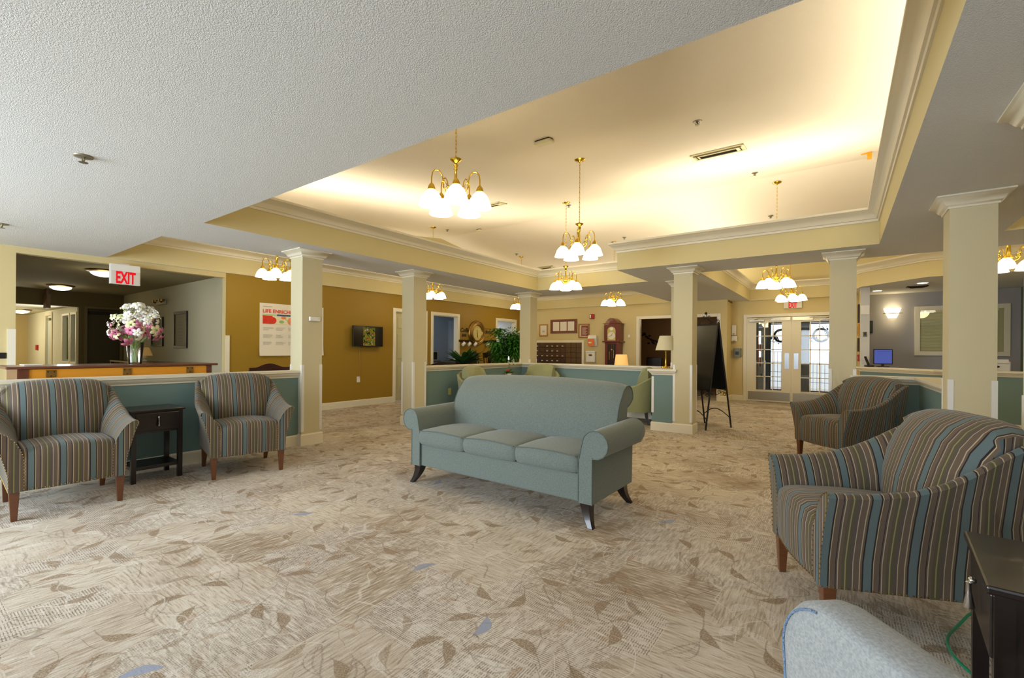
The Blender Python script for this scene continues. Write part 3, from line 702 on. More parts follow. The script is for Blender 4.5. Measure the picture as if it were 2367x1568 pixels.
# ================================================================== PIANO AND VASE
r=empty('upright_piano',(-6.0,1.48,0),0,'brown upright piano seen from behind, with an orange back panel, behind the left half wall','piano')
B('lid',PIWOOD,-.33,.262,-.84,.79,1.012,1.035,r,bevel=.008)
B('case',PIWOOD,-.30,.18,-.77,.73,0,1.012,r)
B('back_frame',PIWOOD,.18,.245,-.77,-.70,0,1.012,r); B('back_frame',PIWOOD,.18,.245,.68,.73,0,1.012,r)
B('back_panel',mat('orange_panel',(224,150,30),.6,var=.06,vscale=3),.18,.235,-.70,.68,0,1.008,r)
for y in (-.56,-.02,.52):
    bq=B('bracket',BRASSD,.235,.241,y-.035,y+.035,.935,1.0,r,bevel=.003)
    m=MB()
    for a,b in ((-.02,.02),(.02,.02),(0,-.018)): m.sphere((.242,y+a,.965+b),.006,8,5)
    m.build('screw',BLACK,bq)
r=empty('flower_vase',(-6.0,1.585,1.036),0,'tall clear glass vase of white and pink artificial orchids on the piano','vase')
m=MB(); m.lathe([(.055,0),(.058,.01),(.062,.08),(.074,.22),(.076,.225),(.071,.22),(.059,.08),(.053,.015),(.02,.012)],24,cap0=True,cap1=True); m.build('glass',GLASS,r,smooth=True)
m=MB(); random.seed(3)
for i in range(26):
    a=random.uniform(0,2*PI); q=random.uniform(0,.03); a2=a+.8
    m.tube([(q*math.cos(a),q*math.sin(a),.02),(q*math.cos(a2)*.6,q*math.sin(a2)*.6,.16),(.12*math.cos(a2),.12*math.sin(a2),.30)],.0028,4)
m.build('stems',LEAFL,r,kind='stuff')
def blossom(colr,cen,name='blossom'):
    m=MB()
    for k in range(5):
        a=2*PI*k/5; c,s=math.cos(a),math.sin(a); px,py=-s,c
        rows=[]
        for t,wv,z in ((0,.003,0),(.3,.010,.004),(.65,.014,.004),(.88,.009,-.003),(1,.001,-.010)):
            q=.04*t; rows.append([(q*c-px*wv,q*s-py*wv,z),(q*c,q*s,z+.004),(q*c+px*wv,q*s+py*wv,z)])
        m.loft(rows,close=False)
    nf=len(m.bm.faces)
    m.sphere((0,0,.006),.008,6,4)
    m.bm.faces.ensure_lookup_table()
    for i,f in enumerate(m.bm.faces):
        if i>=nf: f.material_index=1
    return m.build(name,[colr,cen],r,smooth=True)
protos=[blossom(PETW,PETY),blossom(PETP,PETD),blossom(PETY,LEAFL)]
random.seed(8); cnt=0
for i in range(120):
    th=random.uniform(0,2*PI); ph=random.uniform(-.75,1.4); q=random.uniform(.50,1.18)
    d=Vector((math.cos(th)*math.cos(ph),math.sin(th)*math.cos(ph),math.sin(ph)))
    p=Vector((d.x*.20*q,d.y*.215*q,.39+d.z*.21*q))
    if i<3: o=protos[i]
    else:
        k=0 if p.z>.43 else (1 if random.random()<.62 else 0)
        if random.random()<.10: k=2
        o=protos[k].copy(); COL.objects.link(o)
    o.location=p; o.rotation_euler=(d+Vector((random.uniform(-.7,.7),random.uniform(-.7,.7),random.uniform(-.7,.5)))).to_track_quat('Z','Y').to_euler(); s_=random.uniform(.8,1.5); o.scale=(s_,s_,s_)
m=MB(); random.seed(5)
for i in range(26):
    th=random.uniform(0,2*PI); ph=random.uniform(0,1.3); q=random.uniform(.21,.25)
    m.sphere((math.cos(th)*math.cos(ph)*q,math.sin(th)*math.cos(ph)*q,.39+math.sin(ph)*q*.95),.009,6,5,(1,1,1.3))
m.build('buds',PETY,r,smooth=True,kind='stuff')
# ================================================================== HALL AND CORRIDOR (left)
def S(o): o['kind']='structure'; return o
HX=-13.5
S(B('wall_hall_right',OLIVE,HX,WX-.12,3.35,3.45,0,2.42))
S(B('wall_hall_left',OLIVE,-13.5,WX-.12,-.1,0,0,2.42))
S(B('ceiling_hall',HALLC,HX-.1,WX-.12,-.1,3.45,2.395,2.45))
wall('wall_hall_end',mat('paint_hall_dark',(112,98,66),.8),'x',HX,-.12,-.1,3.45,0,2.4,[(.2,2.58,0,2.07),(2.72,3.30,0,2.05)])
d=S(empty('door_1')); B('door_panel',DARKDOOR,HX-.08,HX-.04,2.72,3.30,0,2.05,d); casing('door_frame',mat('dark_frame',(120,108,78),.6),'x',HX,1,2.72,3.28,2.05,.05,.02,0,d); B('closer',BLACK,HX-.04,HX+.01,2.75,3.1,1.93,1.99,d)
CRY=2.6; CX0=-19.4
cw=wall('wall_corridor_right',mat('paint_corridor',(214,214,196),.7),'y',CRY,.12,CX0,HX-.12,0,2.12,[(-16.9,-16.2,0,2.0),(-15.02,-14.42,.86,1.93),(-14.24,-13.80,.86,1.93)])
S(B('wall_corridor_end',YEL2,CX0-.1,CX0,0,2.72,0,2.12)); S(B('wall_corridor_left',YEL2,CX0,HX-.12,.05,.15,0,2.12)); S(B('ceiling_corridor',OLIVE,CX0-.1,HX-.12,0,2.72,2.12,2.2))
for i,(a,b) in enumerate(((-15.02,-14.42),(-14.24,-13.80))):
    wd=S(empty('window_%d'%(i+1))); casing('window_frame',TRIM,'y',CRY,-1,a,b,1.93,.05,.02,.86,wd,True)
    B('pane',GLASS,a,b,CRY+.09,CRY+.095,.86,1.93,wd); B('window_bar',mat('red_bar',(200,70,40),.5),a,b,CRY+.3,CRY+.34,1.10,1.24,wd); B('blind',mat('blind_green',(96,104,70),.8),a,a+.10,CRY+.06,CRY+.08,.9,1.9,wd)
d=S(empty('door_2')); casing('door_frame',TRIM,'y',CRY,-1,-16.9,-16.2,2.0,.07,.02,0,d); B('door_panel',mat('door_pale',(196,200,188),.5),-16.88,-16.22,CRY+.03,CRY+.07,0,2.0,d); B('closer',STEEL,-16.5,-16.2,CRY-.06,CRY-.01,1.86,1.92,d)
area('corridor_window_light',(-14.4,2.5,1.4),1.2,1.0,45,(.95,.98,1),(-PI/2,0,0)); point('corridor_light',(-17.5,1.4,1.6),45,(1,.86,.6),.3)
def dome(loc,label,pw):
    r=empty('dome_light',loc,0,label,'ceiling light','dome ceiling lights in the hall')
    m=MB(); m.lathe([(.02,0),(.20,0),(.205,-.02),(.17,-.035)],24); m.build('rim',BRASSD,r,smooth=True)
    m=MB(); m.lathe([(.165,-.03),(.15,-.06),(.11,-.085),(.05,-.10),(.004,-.103)],24); m.build('glass_bowl',emat('dome_glass',(250,246,210),3.2),r,smooth=True)
    point('dome_bulb',(loc[0],loc[1],loc[2]-.16),pw,(1,.92,.62),.1)
dome((-9.3,2.06,2.395),'dome ceiling light partly hidden behind the red exit sign',3.5)
dome((-12.3,2.09,2.395),'middle dome ceiling light in the dark hall',2.5)
dome((-16.6,2.10,2.12),'farthest dome ceiling light, low at the left over the bright corridor',6)
def frame(name,axis,c,out,a0,a1,z0,z1,fm,inm,label,cat='picture',w_=.03,parts=(),group=None):
    r=empty(name,((c,(a0+a1)/2,z0) if axis=='x' else ((a0+a1)/2,c,z0)),0,label,cat,group); h=z1-z0; a=(a1-a0)/2
    mb=MB()
    def bx(m,u0,u1,r0,r1,d0,d1):
        if axis=='x': m.box(min(out*d0,out*d1),max(out*d0,out*d1),u0,u1,r0,r1)
        else: m.box(u0,u1,min(out*d0,out*d1),max(out*d0,out*d1),r0,r1)
    bx(mb,-a,a,0,w_,.003,.03); bx(mb,-a,a,h-w_,h,.003,.03); bx(mb,-a,-a+w_,w_,h-w_,.003,.03); bx(mb,a-w_,a,w_,h-w_,.003,.03)
    mb.build('frame',fm,r,bevel=.003)
    m=MB(); bx(m,-a+w_,a-w_,w_,h-w_,.003,.014); m.build('print',inm,r)
    for (nm,u0,u1,r0,r1,pm) in parts:
        m=MB(); bx(m,u0,u1,r0,r1,.014,.017); m.build(nm,pm,r)
    return r
DKPRINT=mat('dark_print',(52,54,40),.5,var=.3,vscale=12); TAN=mat('tan_print',(120,108,78),.7)
INK=mat('ink_grey',(176,168,150),.8); INKD=mat('ink_dark',(110,104,92),.8)
frame('framed_picture','y',3.35,-1,-10.38,-9.75,1.19,1.88,BLACK,TAN,'tall black-framed notice on the dim hall wall',w_=.05,parts=[('text_block',-.12,.12,.12+.06*k,.135+.06*k,INKD) for k in range(7)])
frame('framed_picture','y',3.35,-1,-11.6,-10.97,1.575,1.81,BLACK,DKPRINT,'upper small black-framed picture beside the orchids',w_=.035)
frame('framed_picture','y',3.35,-1,-11.6,-10.96,1.225,1.48,BLACK,DKPRINT,'lower small black-framed picture beside the orchids',w_=.035)
r=empty('emergency_light',(-11.0,3.27,2.09),0,'two-headed emergency light high on the hall wall','emergency light')
B('housing',mat('beige_plastic',(170,160,130),.5),-.2,.2,.0,.075,-.04,.05,r,bevel=.01)
for sx in (-1,1):
    m=MB(); m.lathe([(.01,0),(.05,.03),(.055,.07)],12,(sx*.17,0,-.01)); m.build('lamp_head',BRASSD,r,smooth=True)
r=empty('console_table',(-11.1,3.05,0),0,'dark console table along the hall wall behind the piano','table')
B('tabletop',DKWOOD,-1.3,1.0,-.2,.2,.90,.93,r); 
for x in (-1.25,.95):
    for y in (-.17,.17): B('leg',DKWOOD,x-.025,x+.025,y-.025,y+.025,0,.90,r)
r=empty('table_lamp',(-11.0,3.05,.93),0,'small lamp with a tan shade just right of the flower vase','lamp')
m=MB(); m.lathe([(.05,0),(.055,.01),(.02,.03),(.045,.07),(.02,.11),(.01,.14)],14); m.build('base',PORC,r,smooth=True)
m=MB(); m.lathe([(.13,.11),(.075,.27)],20,cap0=False,cap1=False); m.build('lamp_shade',mat('tan_shade',(186,146,84),.8,emit=.3),r,smooth=True)
def exit_sign(loc,rz,label,hgt,wdt,mount,dim=1.0):
    r=empty('exit_sign',loc,rz,label,'exit sign')
    B('housing',WHITE,-wdt/2,wdt/2,-.03,.03,0,hgt,r,bevel=.004)
    B('face_plate',mat('sign_face',(214,206,196),.5),-wdt/2+.01,wdt/2-.01,-.034,-.03,.008,hgt*.66,r)
    R=Matrix.Translation((0,-.0345,hgt*.06))@Matrix.Rotation(PI/2,4,'X')@Matrix.Diagonal((.62,1.32,1,1))
    text('EXIT',hgt*.62,REDL,'letters',r,R,.001,'CENTER',0,.006)
    if mount: B('bracket',WHITE,-.06,.06,-.02,.02,hgt,hgt+mount,r)
    return r
exit_sign((-8.10,2.02,2.075),PI/2,'red exit sign hanging at the hall opening, left of the photo',.275,.33,.0)
B('bracket',WHITE,-.05,.05,.0,.135,.262,.29,[o for o in COL.objects if o.name=='exit_sign'][0])
q=exit_sign((-13.25,2.05,1.99),0,'dark exit sign seen edge-on deeper in the hall',.28,.30,.13)
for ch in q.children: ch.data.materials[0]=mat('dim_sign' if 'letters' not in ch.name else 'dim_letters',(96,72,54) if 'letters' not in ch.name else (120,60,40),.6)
exit_sign((-.91,12.41,2.215),0,'red exit sign over the entrance double doors, half behind a chandelier',.22,.36,0)
tag(B('fire_alarm_pull',RED,-18.0,-17.84,CRY-.04,CRY-.003,1.1,1.24),'tiny red fire alarm pull at the far end of the bright corridor','fire alarm')
# ================================================================== MUSTARD WALL OBJECTS
def wtext(s,size,m,name,parent,y,z,x=0,ext=.001):
    return text(s,size,m,name,parent,wallmat((x,y,z),(0,1,0)),ext)
r=empty('wall_poster',(WX+.004,3.90,1.07),0,'large white activities poster with red heading behind the first column','poster')
m=MB(); rows=[]
for i in range(9):
    z=.93*i/8; rows.append([((.035*(1-z/.25)**2 if z<.25 else 0)*(1-abs(y/.61-1))**0*(.6 if y>.3 else 1),y-(.012*(1-z/.2) if (z<.2 and y==0) else 0),z) for y in (0,.1,.3,.6,.9,1.1,1.21)])
m.loft(rows,close=False); m.build('sheet',PAPER,r,smooth=True)
text('LIFE ENRICHMENT',.088,mat('poster_red',(214,72,60),.7),'heading',r,wallmat((.004,.05,.762),(0,1,0)),.001,'LEFT',0,.0016)
wtext('Activities calendar',.022,INK,'heading',r,.055,.865,.004)
B('banner',mat('poster_green',(164,196,140),.7),.003,.005,.05,1.16,.715,.74,r); B('banner_tab',mat('poster_navy',(58,84,112),.7),.004,.006,.30,.55,.712,.742,r)
B('photo_strip',mat('poster_cream',(222,212,176),.7),.003,.005,.05,1.16,.565,.715,r)
m=MB(); m.box(.005,.006,.05,.22,.565,.712); m.sphere((.005,.23,.628),.062,16,8,(.03,1,1)); m.build('tomato_print',mat('tomato',(206,48,26),.6,var=.35,vscale=14),r)
m=MB(); m.sphere((.005,.56,.625),.068,16,8,(.03,1,1)); m.sphere((.005,.42,.685),.035,12,6,(.03,1.4,.8)); m.sphere((.005,.95,.64),.06,16,8,(.03,1,1)); m.build('melon_print',mat('melon',(228,138,92),.6,var=.2,vscale=14),r)
m=MB(); m.box(.005,.0065,.44,.53,.632,.642,rot=(-.7,0,0)); m.sphere((.005,.385,.61),.035,12,6,(.03,1.3,.8)); m.build('herb_print',mat('herb',(150,178,120),.6),r)
random.seed(2)
for cidx in range(5):
    for ridx in range(4):
        m=MB()
        for k in range(4):
            z=.50-ridx*.13-k*.016; y0=.06+cidx*.225; m.box(.003,.0045,y0,y0+random.uniform(.09,.18),z,z+.005)
        m.build('text_block',INK,r)
r=empty('television',(WX+.06,6.09,1.25),0,'small wall-mounted television showing a colourful picture','television')
B('wall_bracket',BLACK,-.057,0,-.1,.1,.12,.32,r); B('bezel',BLACK,0,.05,-.375,.375,0,.435,r,bevel=.006)
sm=bpy.data.materials.new('tv_picture'); sm.use_nodes=True; nt=sm.node_tree; nt.nodes.remove(nt.nodes['Principled BSDF']); e=N(nt,'ShaderNodeEmission'); e.inputs[1].default_value=.65
tcn=N(nt,'ShaderNodeTexCoord'); t=N(nt,'ShaderNodeTexNoise'); t.inputs['Scale'].default_value=16; t.inputs['Detail'].default_value=2; nt.links.new(tcn.outputs['Object'],t.inputs['Vector'])
cr=N(nt,'ShaderNodeValToRGB'); els=cr.color_ramp.elements; els[0].position=.3; els[0].color=(*lin((20,24,40)),1); els[1].position=.7; els[1].color=(*lin((150,170,200)),1)
for p,cc in ((.42,(60,70,30)),(.48,(150,150,40)),(.54,(60,60,20)),(.58,(180,90,40)),(.64,(120,140,40))):
    q=els.new(p); q.color=(*lin(cc),1)
nt.links.new(t.outputs['Fac'],cr.inputs[0]); nt.links.new(cr.outputs[0],e.inputs[0]); nt.links.new(e.outputs[0],nt.nodes['Material Output'].inputs[0])
B('picture',sm,.0505,.0515,-.135,.165,.02,.40,r); B('screen',mat('tv_black',(10,10,14),.15),.0500,.0508,-.36,.36,.015,.42,r)
tag(MB().tube([(WX+.01,5.93,1.25),(WX+.012,5.95,.9),(WX+.01,5.94,.62),(WX+.03,5.92,.58)],.004,6).build('power_cord',mat('tan_cord',(160,120,70),.6),smooth=True),'thin tan cord hanging under the television','cord')
tag(B('wall_outlet',WHITE,WX+.002,WX+.008,5.88,5.96,.50,.62,bevel=.003),'outlet low on the mustard wall under the television','outlet')
# doors in the mustard wall
def doorway(n,a,b,zt,th=.12):
    d=S(empty('door_%d'%n)); casing('door_frame',TRIM,'x',WX,1,a,b,zt,.075,.02,0,d)
    m=MB(); m.box(WX-.12,WX,a-.001,a+.015,0,zt); m.box(WX-.12,WX,b-.015,b+.001,0,zt); m.box(WX-.12,WX,a,b,zt-.015,zt+.001); m.build('jamb',TRIM,d); return d
d3=doorway(3,6.90,7.80,2.06)
lf=B('door_panel',mat('door_beige',(190,184,150),.5),WX-.09,WX-.05,6.92,7.78,.02,2.04,d3)
for y0,y1 in ((7.0,7.32),(7.40,7.70)):
    for z0,z1 in ((.2,.82),(.98,1.55),(1.68,1.93)):
        m=MB(); m.box(WX-.052,WX-.042,y0,y1,z0,z1); m.build('raised_panel',mat('door_beige',(0,0,0)),lf,bevel=.006)
d4=doorway(4,8.08,8.97,2.06); d5=doorway(5,10.69,11.59,2.06)
BLUER=mat('paint_blue_room',(92,128,140),.7); CURT=mat('curtain_white',(214,220,232),.8)
S(B('wall_blue_room',BLUER,-12.2,-12.1,6.5,12.3,0,2.5)); S(B('wall_blue_room_side',GRAYW,-12.1,WX-.12,9.95,10.05,0,2.5)); S(B('wall_blue_room_near',BLUER,-12.1,WX-.12,7.82,7.9,0,2.5)); S(B('ceiling_blue_room',mat('ceiling_plain',(214,214,214),.9),-12.1,WX-.12,7.8,12.3,2.32,2.4)); S(B('wall_sun_room',WHITE,-12.1,WX-.12,12.2,12.3,0,2.5))
S(B('wall_closet',mat('paint_closet',(90,84,60),.8),-9.4,-9.35,6.6,7.82,0,2.4))
area('blue_room_light',(-10.6,9.7,1.5),1.0,1.2,26,(.75,.87,1),(-PI/2,0,0)); area('sun_room_light',(-10.6,11.3,2.2),1.6,1.2,60,(.85,.93,1),(0,0,0))
m=MB(); rings=[]
for i in range(41): 
    x=-9.45+.42*i/40; rings.append([(x,9.90+.03*math.sin(i*1.3),.003),(x,9.90+.03*math.sin(i*1.3),2.05)])
m.loft(rings,close=False); tag(m.build('curtain',CURT,smooth=True),'white curtain glimpsed through the blue-room doorway','curtain')
tag(B('projection_screen',mat('panel_grey',(170,176,190),.6),-12.08,-12.05,8.9,10.2,1.0,1.95),'pale grey panel on the far wall of the blue room','panel')
r=empty('low_cabinet',(-9.9,9.60,0),0,'low grey cabinet inside the blue-room doorway','cabinet'); B('body',mat('cab_grey',(120,124,132),.5),-.15,.2,-.25,.25,0,.86,r); B('door',mat('cab_grey2',(130,134,142),.5),.2,.215,-.23,.23,.05,.82,r)
frame('framed_picture','x',-9.78,1,9.50,9.80,.862,1.15,WHITE,mat('bw_print',(60,60,60),.6,var=.9,vscale=26),'white-framed black and white picture leaning in the blue-room doorway',w_=.035)
# clock, mug rack, decals
r=empty('wall_clock',(WX+.004,9.74,1.66),0,'large round bronze-framed clock on the mustard wall','clock')
def rot_x(o,flip=1): o.data.transform(Matrix.Rotation(PI/2*flip,4,'Y')); return o
m=MB(); m.lathe([(.0,0),(.335,0),(.345,.02),(.335,.045),(.315,.055),(.30,.05),(.285,.065),(.265,.072),(.25,.062),(.235,.068),(.215,.06),(.205,.03),(.20,.02)],48); rot_x(m.build('rim',BRASSD,r,smooth=True))
m=MB(); m.lathe([(.0,.022),(.205,.022),(.205,.026),(.0,.026)],48,cap0=False,cap1=False); rot_x(m.build('dial',mat('clock_dial',(206,190,120),.6),r))
for k in range(12):
    a=2*PI*k/12; cy,cz=.165*math.sin(a),.165*math.cos(a); 
    text(['12','1','2','3','4','5','6','7','8','9','10','11'][k],.04,INKD,'numeral',r,wallmat((.027,cy,cz-.014),(0,1,0)),.0005,'CENTER')
B('hand',BLACK,.030,.033,-.006,.006,-.11,.09,r,rot=(.12,0,0),piv=(0,0,0)); B('hand',BLACK,.034,.037,-.005,.005,-.14,.02,r,rot=(.2,0,0),piv=(0,0,0))
def decal(lines,label):
    r=empty('wall_decal',(WX+.003,0,0),0,label,'decal')
    for (s,sz,y,z) in lines: text(s,sz,mat('decal_brown',(34,16,10),.6),'lettering',r,wallmat((0,y,z),(0,1,0)),.001,'LEFT',.25,.006)
    return r
decal([('Coffee',.155,9.07,1.67),('BAR',.10,9.14,1.55)],'small brown coffee bar lettering left of the bronze clock')
d=decal([('donut',.15,10.10,1.66)],'small brown lettering right of the bronze clock, half behind leaves'); B('bar_line',MATS['decal_brown'],0,.002,10.12,10.5,1.79,1.80,d)
r=empty('mug_rack',(WX+.003,0,0),0,'dark wooden rail with mug pegs under the clock','rack')
B('rail',DKWOOD,0,.03,9.0,10.62,1.40,1.46,r)
MY=[9.12,9.35,9.60,10.15]
for y in MY: m=MB(); m.tube([(.03,y,1.42),(.05,y,1.42),(.055,y,1.43)],.006,6); m.build('peg',BLACK,r)
def mug(y,first_):
    r=empty('mug',(WX+.088,y,1.345),0,'white mug hanging from the wooden rail','mug','white mugs on the rail under the clock')
    m=MB(); m.lathe([(.03,-.05),(.04,-.045),(.042,.045),(.039,.045),(.036,-.04),(.002,-.042)],16); o=m.build('cup',PORC,r,smooth=True); o.data.transform(Matrix.Rotation(-1.0,4,'X'))
    m=MB(); m.tube([(0,.038*1,.03-.0),(0,.065,.02),(0,.065,-.02),(0,.038,-.03)],.005,6); o=m.build('handle',PORC,r,smooth=True); o.data.transform(Matrix.Rotation(PI/2.4,4,'X'))
    return r
m0=mug(MY[0],1)
for y in MY[1:]: copy_tree(m0,None,(WX+.088,y,1.345),0)
for o,lb in zip([x for x in COL.objects if x.name.startswith('mug') and x.type=='EMPTY' and x.get('category')=='mug'],('white mug nearest the blue-room doorway','second white mug on the rail','third white mug, just left of the clock rim','white mug right of the clock, by the leaves')): o['label']=lb
# ================================================================== FAR WALL (mailboxes, clock, notices)
FY=11.85
r=empty('mailbox_bank',(-7.62,FY-.005,.40),0,'bank of small brown numbered mailbox doors in a cream frame','mailboxes')
NX,NZ=9,7; cw_=.176; ch=.146; wtot=NX*cw_; ht=NZ*ch
B('back',mat('mailbox_dark',(36,24,16),.5),0,wtot,-.02,0,0,ht,r)
m=MB(); m.box(-.07,0,-.03,.003,-.05,ht+.07); m.box(wtot,wtot+.07,-.03,.003,-.05,ht+.07); m.box(0,wtot,-.03,.003,ht,ht+.07); m.build('frame',TRIM,r,bevel=.004)
MBX=[mat('mailbox_a',(84,58,34),.4),mat('mailbox_b',(70,48,32),.4),mat('mailbox_c',(96,70,36),.4)]
dm=None; random.seed(4); lab=[(0,5),(2,5),(3,5),(4,5),(5,5),(0,4),(2,4),(3,4),(4,4),(0,3),(1,3),(2,3),(3,3),(4,3),(5,3),(1,2),(2,2),(3,2),(4,2)]
pro={}; lk=None; lp=None
for i in range(NX):
    for j in range(NZ):
        k=2 if i>=6 else (1 if j<4 else 0)
        if k not in pro: pro[k]=B('mailbox_door',MBX[k],.006,cw_-.006,-.032,-.02,.006,ch-.006,r,bevel=.003); o=pro[k]
        else: o=pro[k].copy(); COL.objects.link(o)
        o.location=(i*cw_,0,j*ch)
        if lk is None: lk=MB().box(.018,.032,-.036,-.032,ch-.036,ch-.02).build('lock',BRASS,o); L=lk
        else: L=lk.copy(); COL.objects.link(L); L.parent=o
        if (i,j-1) in lab:
            if lp is None: lp=MB().box(.05,.105,-.035,-.032,.035,.055).build('name_label',PAPER,o); Q=lp
            else: Q=lp.copy(); COL.objects.link(Q); Q.parent=o
PINK=mat('print_maroon',(132,58,48),.6); 
frame('framed_notice','y',FY,-1,-7.48,-7.19,1.62,1.98,mat('oak_frame',(176,120,40),.4),PAPER,'small oak-framed notice at the left of the far wall','notice',.03,[('text_block',-.07,.07,.2,.205,INK),('text_block',-.04,.04,.12,.17,INK)])
r=frame('bulletin_frame','y',FY,-1,-7.09,-6.20,1.70,2.11,mat('bulletin_wood',(120,66,42),.5),mat('bulletin_board',(124,68,46),.8),'wide brown bulletin frame holding three white sheets','bulletin board',.045)
for k in range(3): B('sheet',PAPER,-.36+.25*k,-.145+.25*k,-.018,-.014,.07,.34,r)
r=frame('framed_notice','y',FY,-1,-6.15,-5.81,1.56,1.96,mat('oak_frame2',(150,96,40),.4),mat('cream_mat',(210,196,160),.7),'oak-framed maroon notice right of the bulletin frame','notice',.03)
B('maroon_print',PINK,-.08,.13,-.019,-.014,.05,.35,r)
for k in range(9): B('text_block',PAPER,-.05,.08+.03*math.sin(k*2),-.021,-.019,.08+.026*k,.088+.026*k,r)
r=empty('fire_strobe',(-5.72,FY-.003,2.09),0,'red fire alarm strobe above the sign-in holder','fire alarm'); B('housing',RED,-.07,.07,-.05,0,0,.14,r,bevel=.008); B('lens',WHITE,-.055,-.02,-.065,-.05,.02,.12,r,bevel=.004)
r=empty('sanitizer_dispenser',(-5.71,FY-.003,1.32),0,'white dispenser with an orange notice on the far wall','dispenser')
m=MB(); m.loft([[(-.10,0,0),(.16,0,0),(.16,-.05,0),(-.10,-.05,0)],[(-.10,0,.22),(.17,0,.22),(.17,-.13,.22),(-.10,-.13,.22)],[(-.09,0,.31),(.15,0,.31),(.15,-.10,.31),(-.09,-.10,.31)]]); m.build('body',WHITE,r,bevel=.012); B('orange_card',mat('orange_card',(226,120,54),.6),-.08,.11,-.135,-.128,.0,.21,r)
B('text_block',PAPER,-.06,.03,-.138,-.135,.08,.12,r)
r=empty('wall_mailbox',(-5.73,FY-.003,.87),0,'white wall letter box with an oval brass plate','letter box')
B('body',WHITE,-.14,.13,-.09,0,0,.27,r,bevel=.01); B('lid',WHITE,-.15,.14,-.10,0,.27,.31,r,bevel=.008)
m=MB(); m.sphere((0,-.092,.20),.06,16,8,(1,.12,.5)); m.build('oval_plate',BRASSD,r,smooth=True)
tag(B('thermostat',WHITE,-4.66,-4.60,FY-.03,FY-.003,1.55,1.63,bevel=.006),'tiny white thermostat between the grandfather clock and the doorway','thermostat')
# grandfather clock
r=empty('grandfather_clock',(-5.0,FY-.20,0),0,'mahogany grandfather clock against the far wall','clock')
B('base',MAHOG,-.24,.24,-.14,.18,0,.42,r,bevel=.008); B('trunk',MAHOG,-.195,.195,-.11,.16,.42,1.42,r)
m=MB(); m.box(-.26,.26,-.16,.19,1.42,1.455); m.build('moulding',MAHOG,r,bevel=.01)
B('hood',MAHOG,-.215,.215,-.13,.17,1.455,1.93,r)
m=MB(); pts=[(-.27,1.93),(-.235,1.935)]+[(-.17+.34*t/12,1.93+.135*math.sin(PI*t/12)**.8+.01) for t in range(13)]+[(.235,1.935),(.27,1.93)]
m.loft([[(x,-.16,z) for x,z in pts],[(x,.18,z) for x,z in pts]]); m.build('arched_pediment',MAHOG,r,bevel=.006)
m=MB(); pts=[(-.115,1.47),(-.115,1.74)]+[(-.115*math.cos(PI*t/10),1.74+.10*math.sin(PI*t/10)) for t in range(11)]+[(.115,1.74),(.115,1.47)]
m.loft([[(x,-.133,z) for x,z in pts],[(x,-.137,z) for x,z in pts]]); dl=m.build('dial',mat('clock_brass_dial',(190,178,110),.4,.4,var=.3,vscale=30),r)
m=MB(); m.lathe([(.02,0),(.10,0),(.10,.004),(.02,.004)],24); o=m.build('chapter_ring',PAPER,r); o.data.transform(Matrix.Translation((0,-.138,1.60))@Matrix.Rotation(PI/2,4,'X'))
m=MB(); m.sphere((0,-.139,1.78),.055,12,6,(1,.06,.7)); m.build('moon_disc',PORC,r,smooth=True)
B('hand',BLACK,-.004,.004,-.146,-.143,1.60,1.67,r,rot=(0,.5,0),piv=(0,0,1.6)); B('hand',BLACK,-.003,.003,-.148,-.145,1.58,1.69,r,rot=(0,-1.9,0),piv=(0,0,1.6))
B('glass_recess',mat('clock_interior',(40,14,8),.3),-.12,.12,-.113,-.108,.50,1.38,r)
for x,z0 in ((-.06,.95),(.06,1.0)): m=MB(); m.lathe([(.014,0),(.014,.22)],12,(x,-.125,z0)); m.tube([(x,-.125,z0+.22),(x,-.125,1.36)],.002,4); m.build('brass_weight',BRASSD,r,smooth=True)
m=MB(); m.tube([(0,-.122,1.36),(0,-.122,.98)],.005,6); m.sphere((0,-.122,1.22),.03,12,6,(1,.3,1)); m.build('pendulum',BRASSD,r,smooth=True)
for x in (-.19,.19): 
    for z in (1.47,1.88,1.40): m=MB(); m.sphere((x,-.14,z),.012,8,6); m.build('finial',BRASS,r,smooth=True)
# table with lit lamp in front of the clock
def round_table(loc,R,h,label,m_):
    r=empty('round_table',loc,0,label,'table'); m=MB(); m.lathe([(.01,h-.03),(R-.02,h-.03),(R,h-.015),(R-.005,h),(.01,h)],32); m.build('tabletop',m_,r,smooth=True)
    m=MB(); m.lathe([(.03,h-.03),(.03,.3),(.05,.25),(.035,.12),(.2,.05),(.22,0),(.01,0)],20); m.build('pedestal',m_,r,smooth=True); return r
round_table((-3.82,9.33,0),.35,.72,'small dark table under the lit lamp behind the teal half wall',BRWOOD)
def lamp(loc,label,hs,r0,r1,z0,z1,sm_,bm_,pw=0):
    r=empty('table_lamp',loc,0,label,'lamp')
    m=MB(); m.lathe([(.07,0),(.075,.008),(.07,.018),(.02,.028),(.014,.05),(.012,z0-.03),(.018,z0-.02),(.008,z0)],20); m.tube([(0,0,z0-.02),(0,0,z1)],.004,6); m.build('base',bm_,r,smooth=True)
    m=MB(); m.lathe([(r0,z0),(r0+.003,z0),(r1+.003,z1),(r1,z1)],28,cap0=False,cap1=False); m.build('lamp_shade',sm_,r,smooth=True)
    m=MB(); m.sphere((0,0,(z0+z1)/2),.03,10,8); m.build('bulb',PORC,r)
    if pw: point('lamp_bulb',(loc[0],loc[1],loc[2]+(z0+z1)/2),pw,WARM,.03)
    return r
lamp((-3.82,9.33,.72),'small lit lamp with a cream shade in front of the grandfather clock',0,.145,.115,.17,.40,mat('lit_shade',(240,205,140),.8,emit=.55,ecol=(255,190,100)),BRASS,1.5)
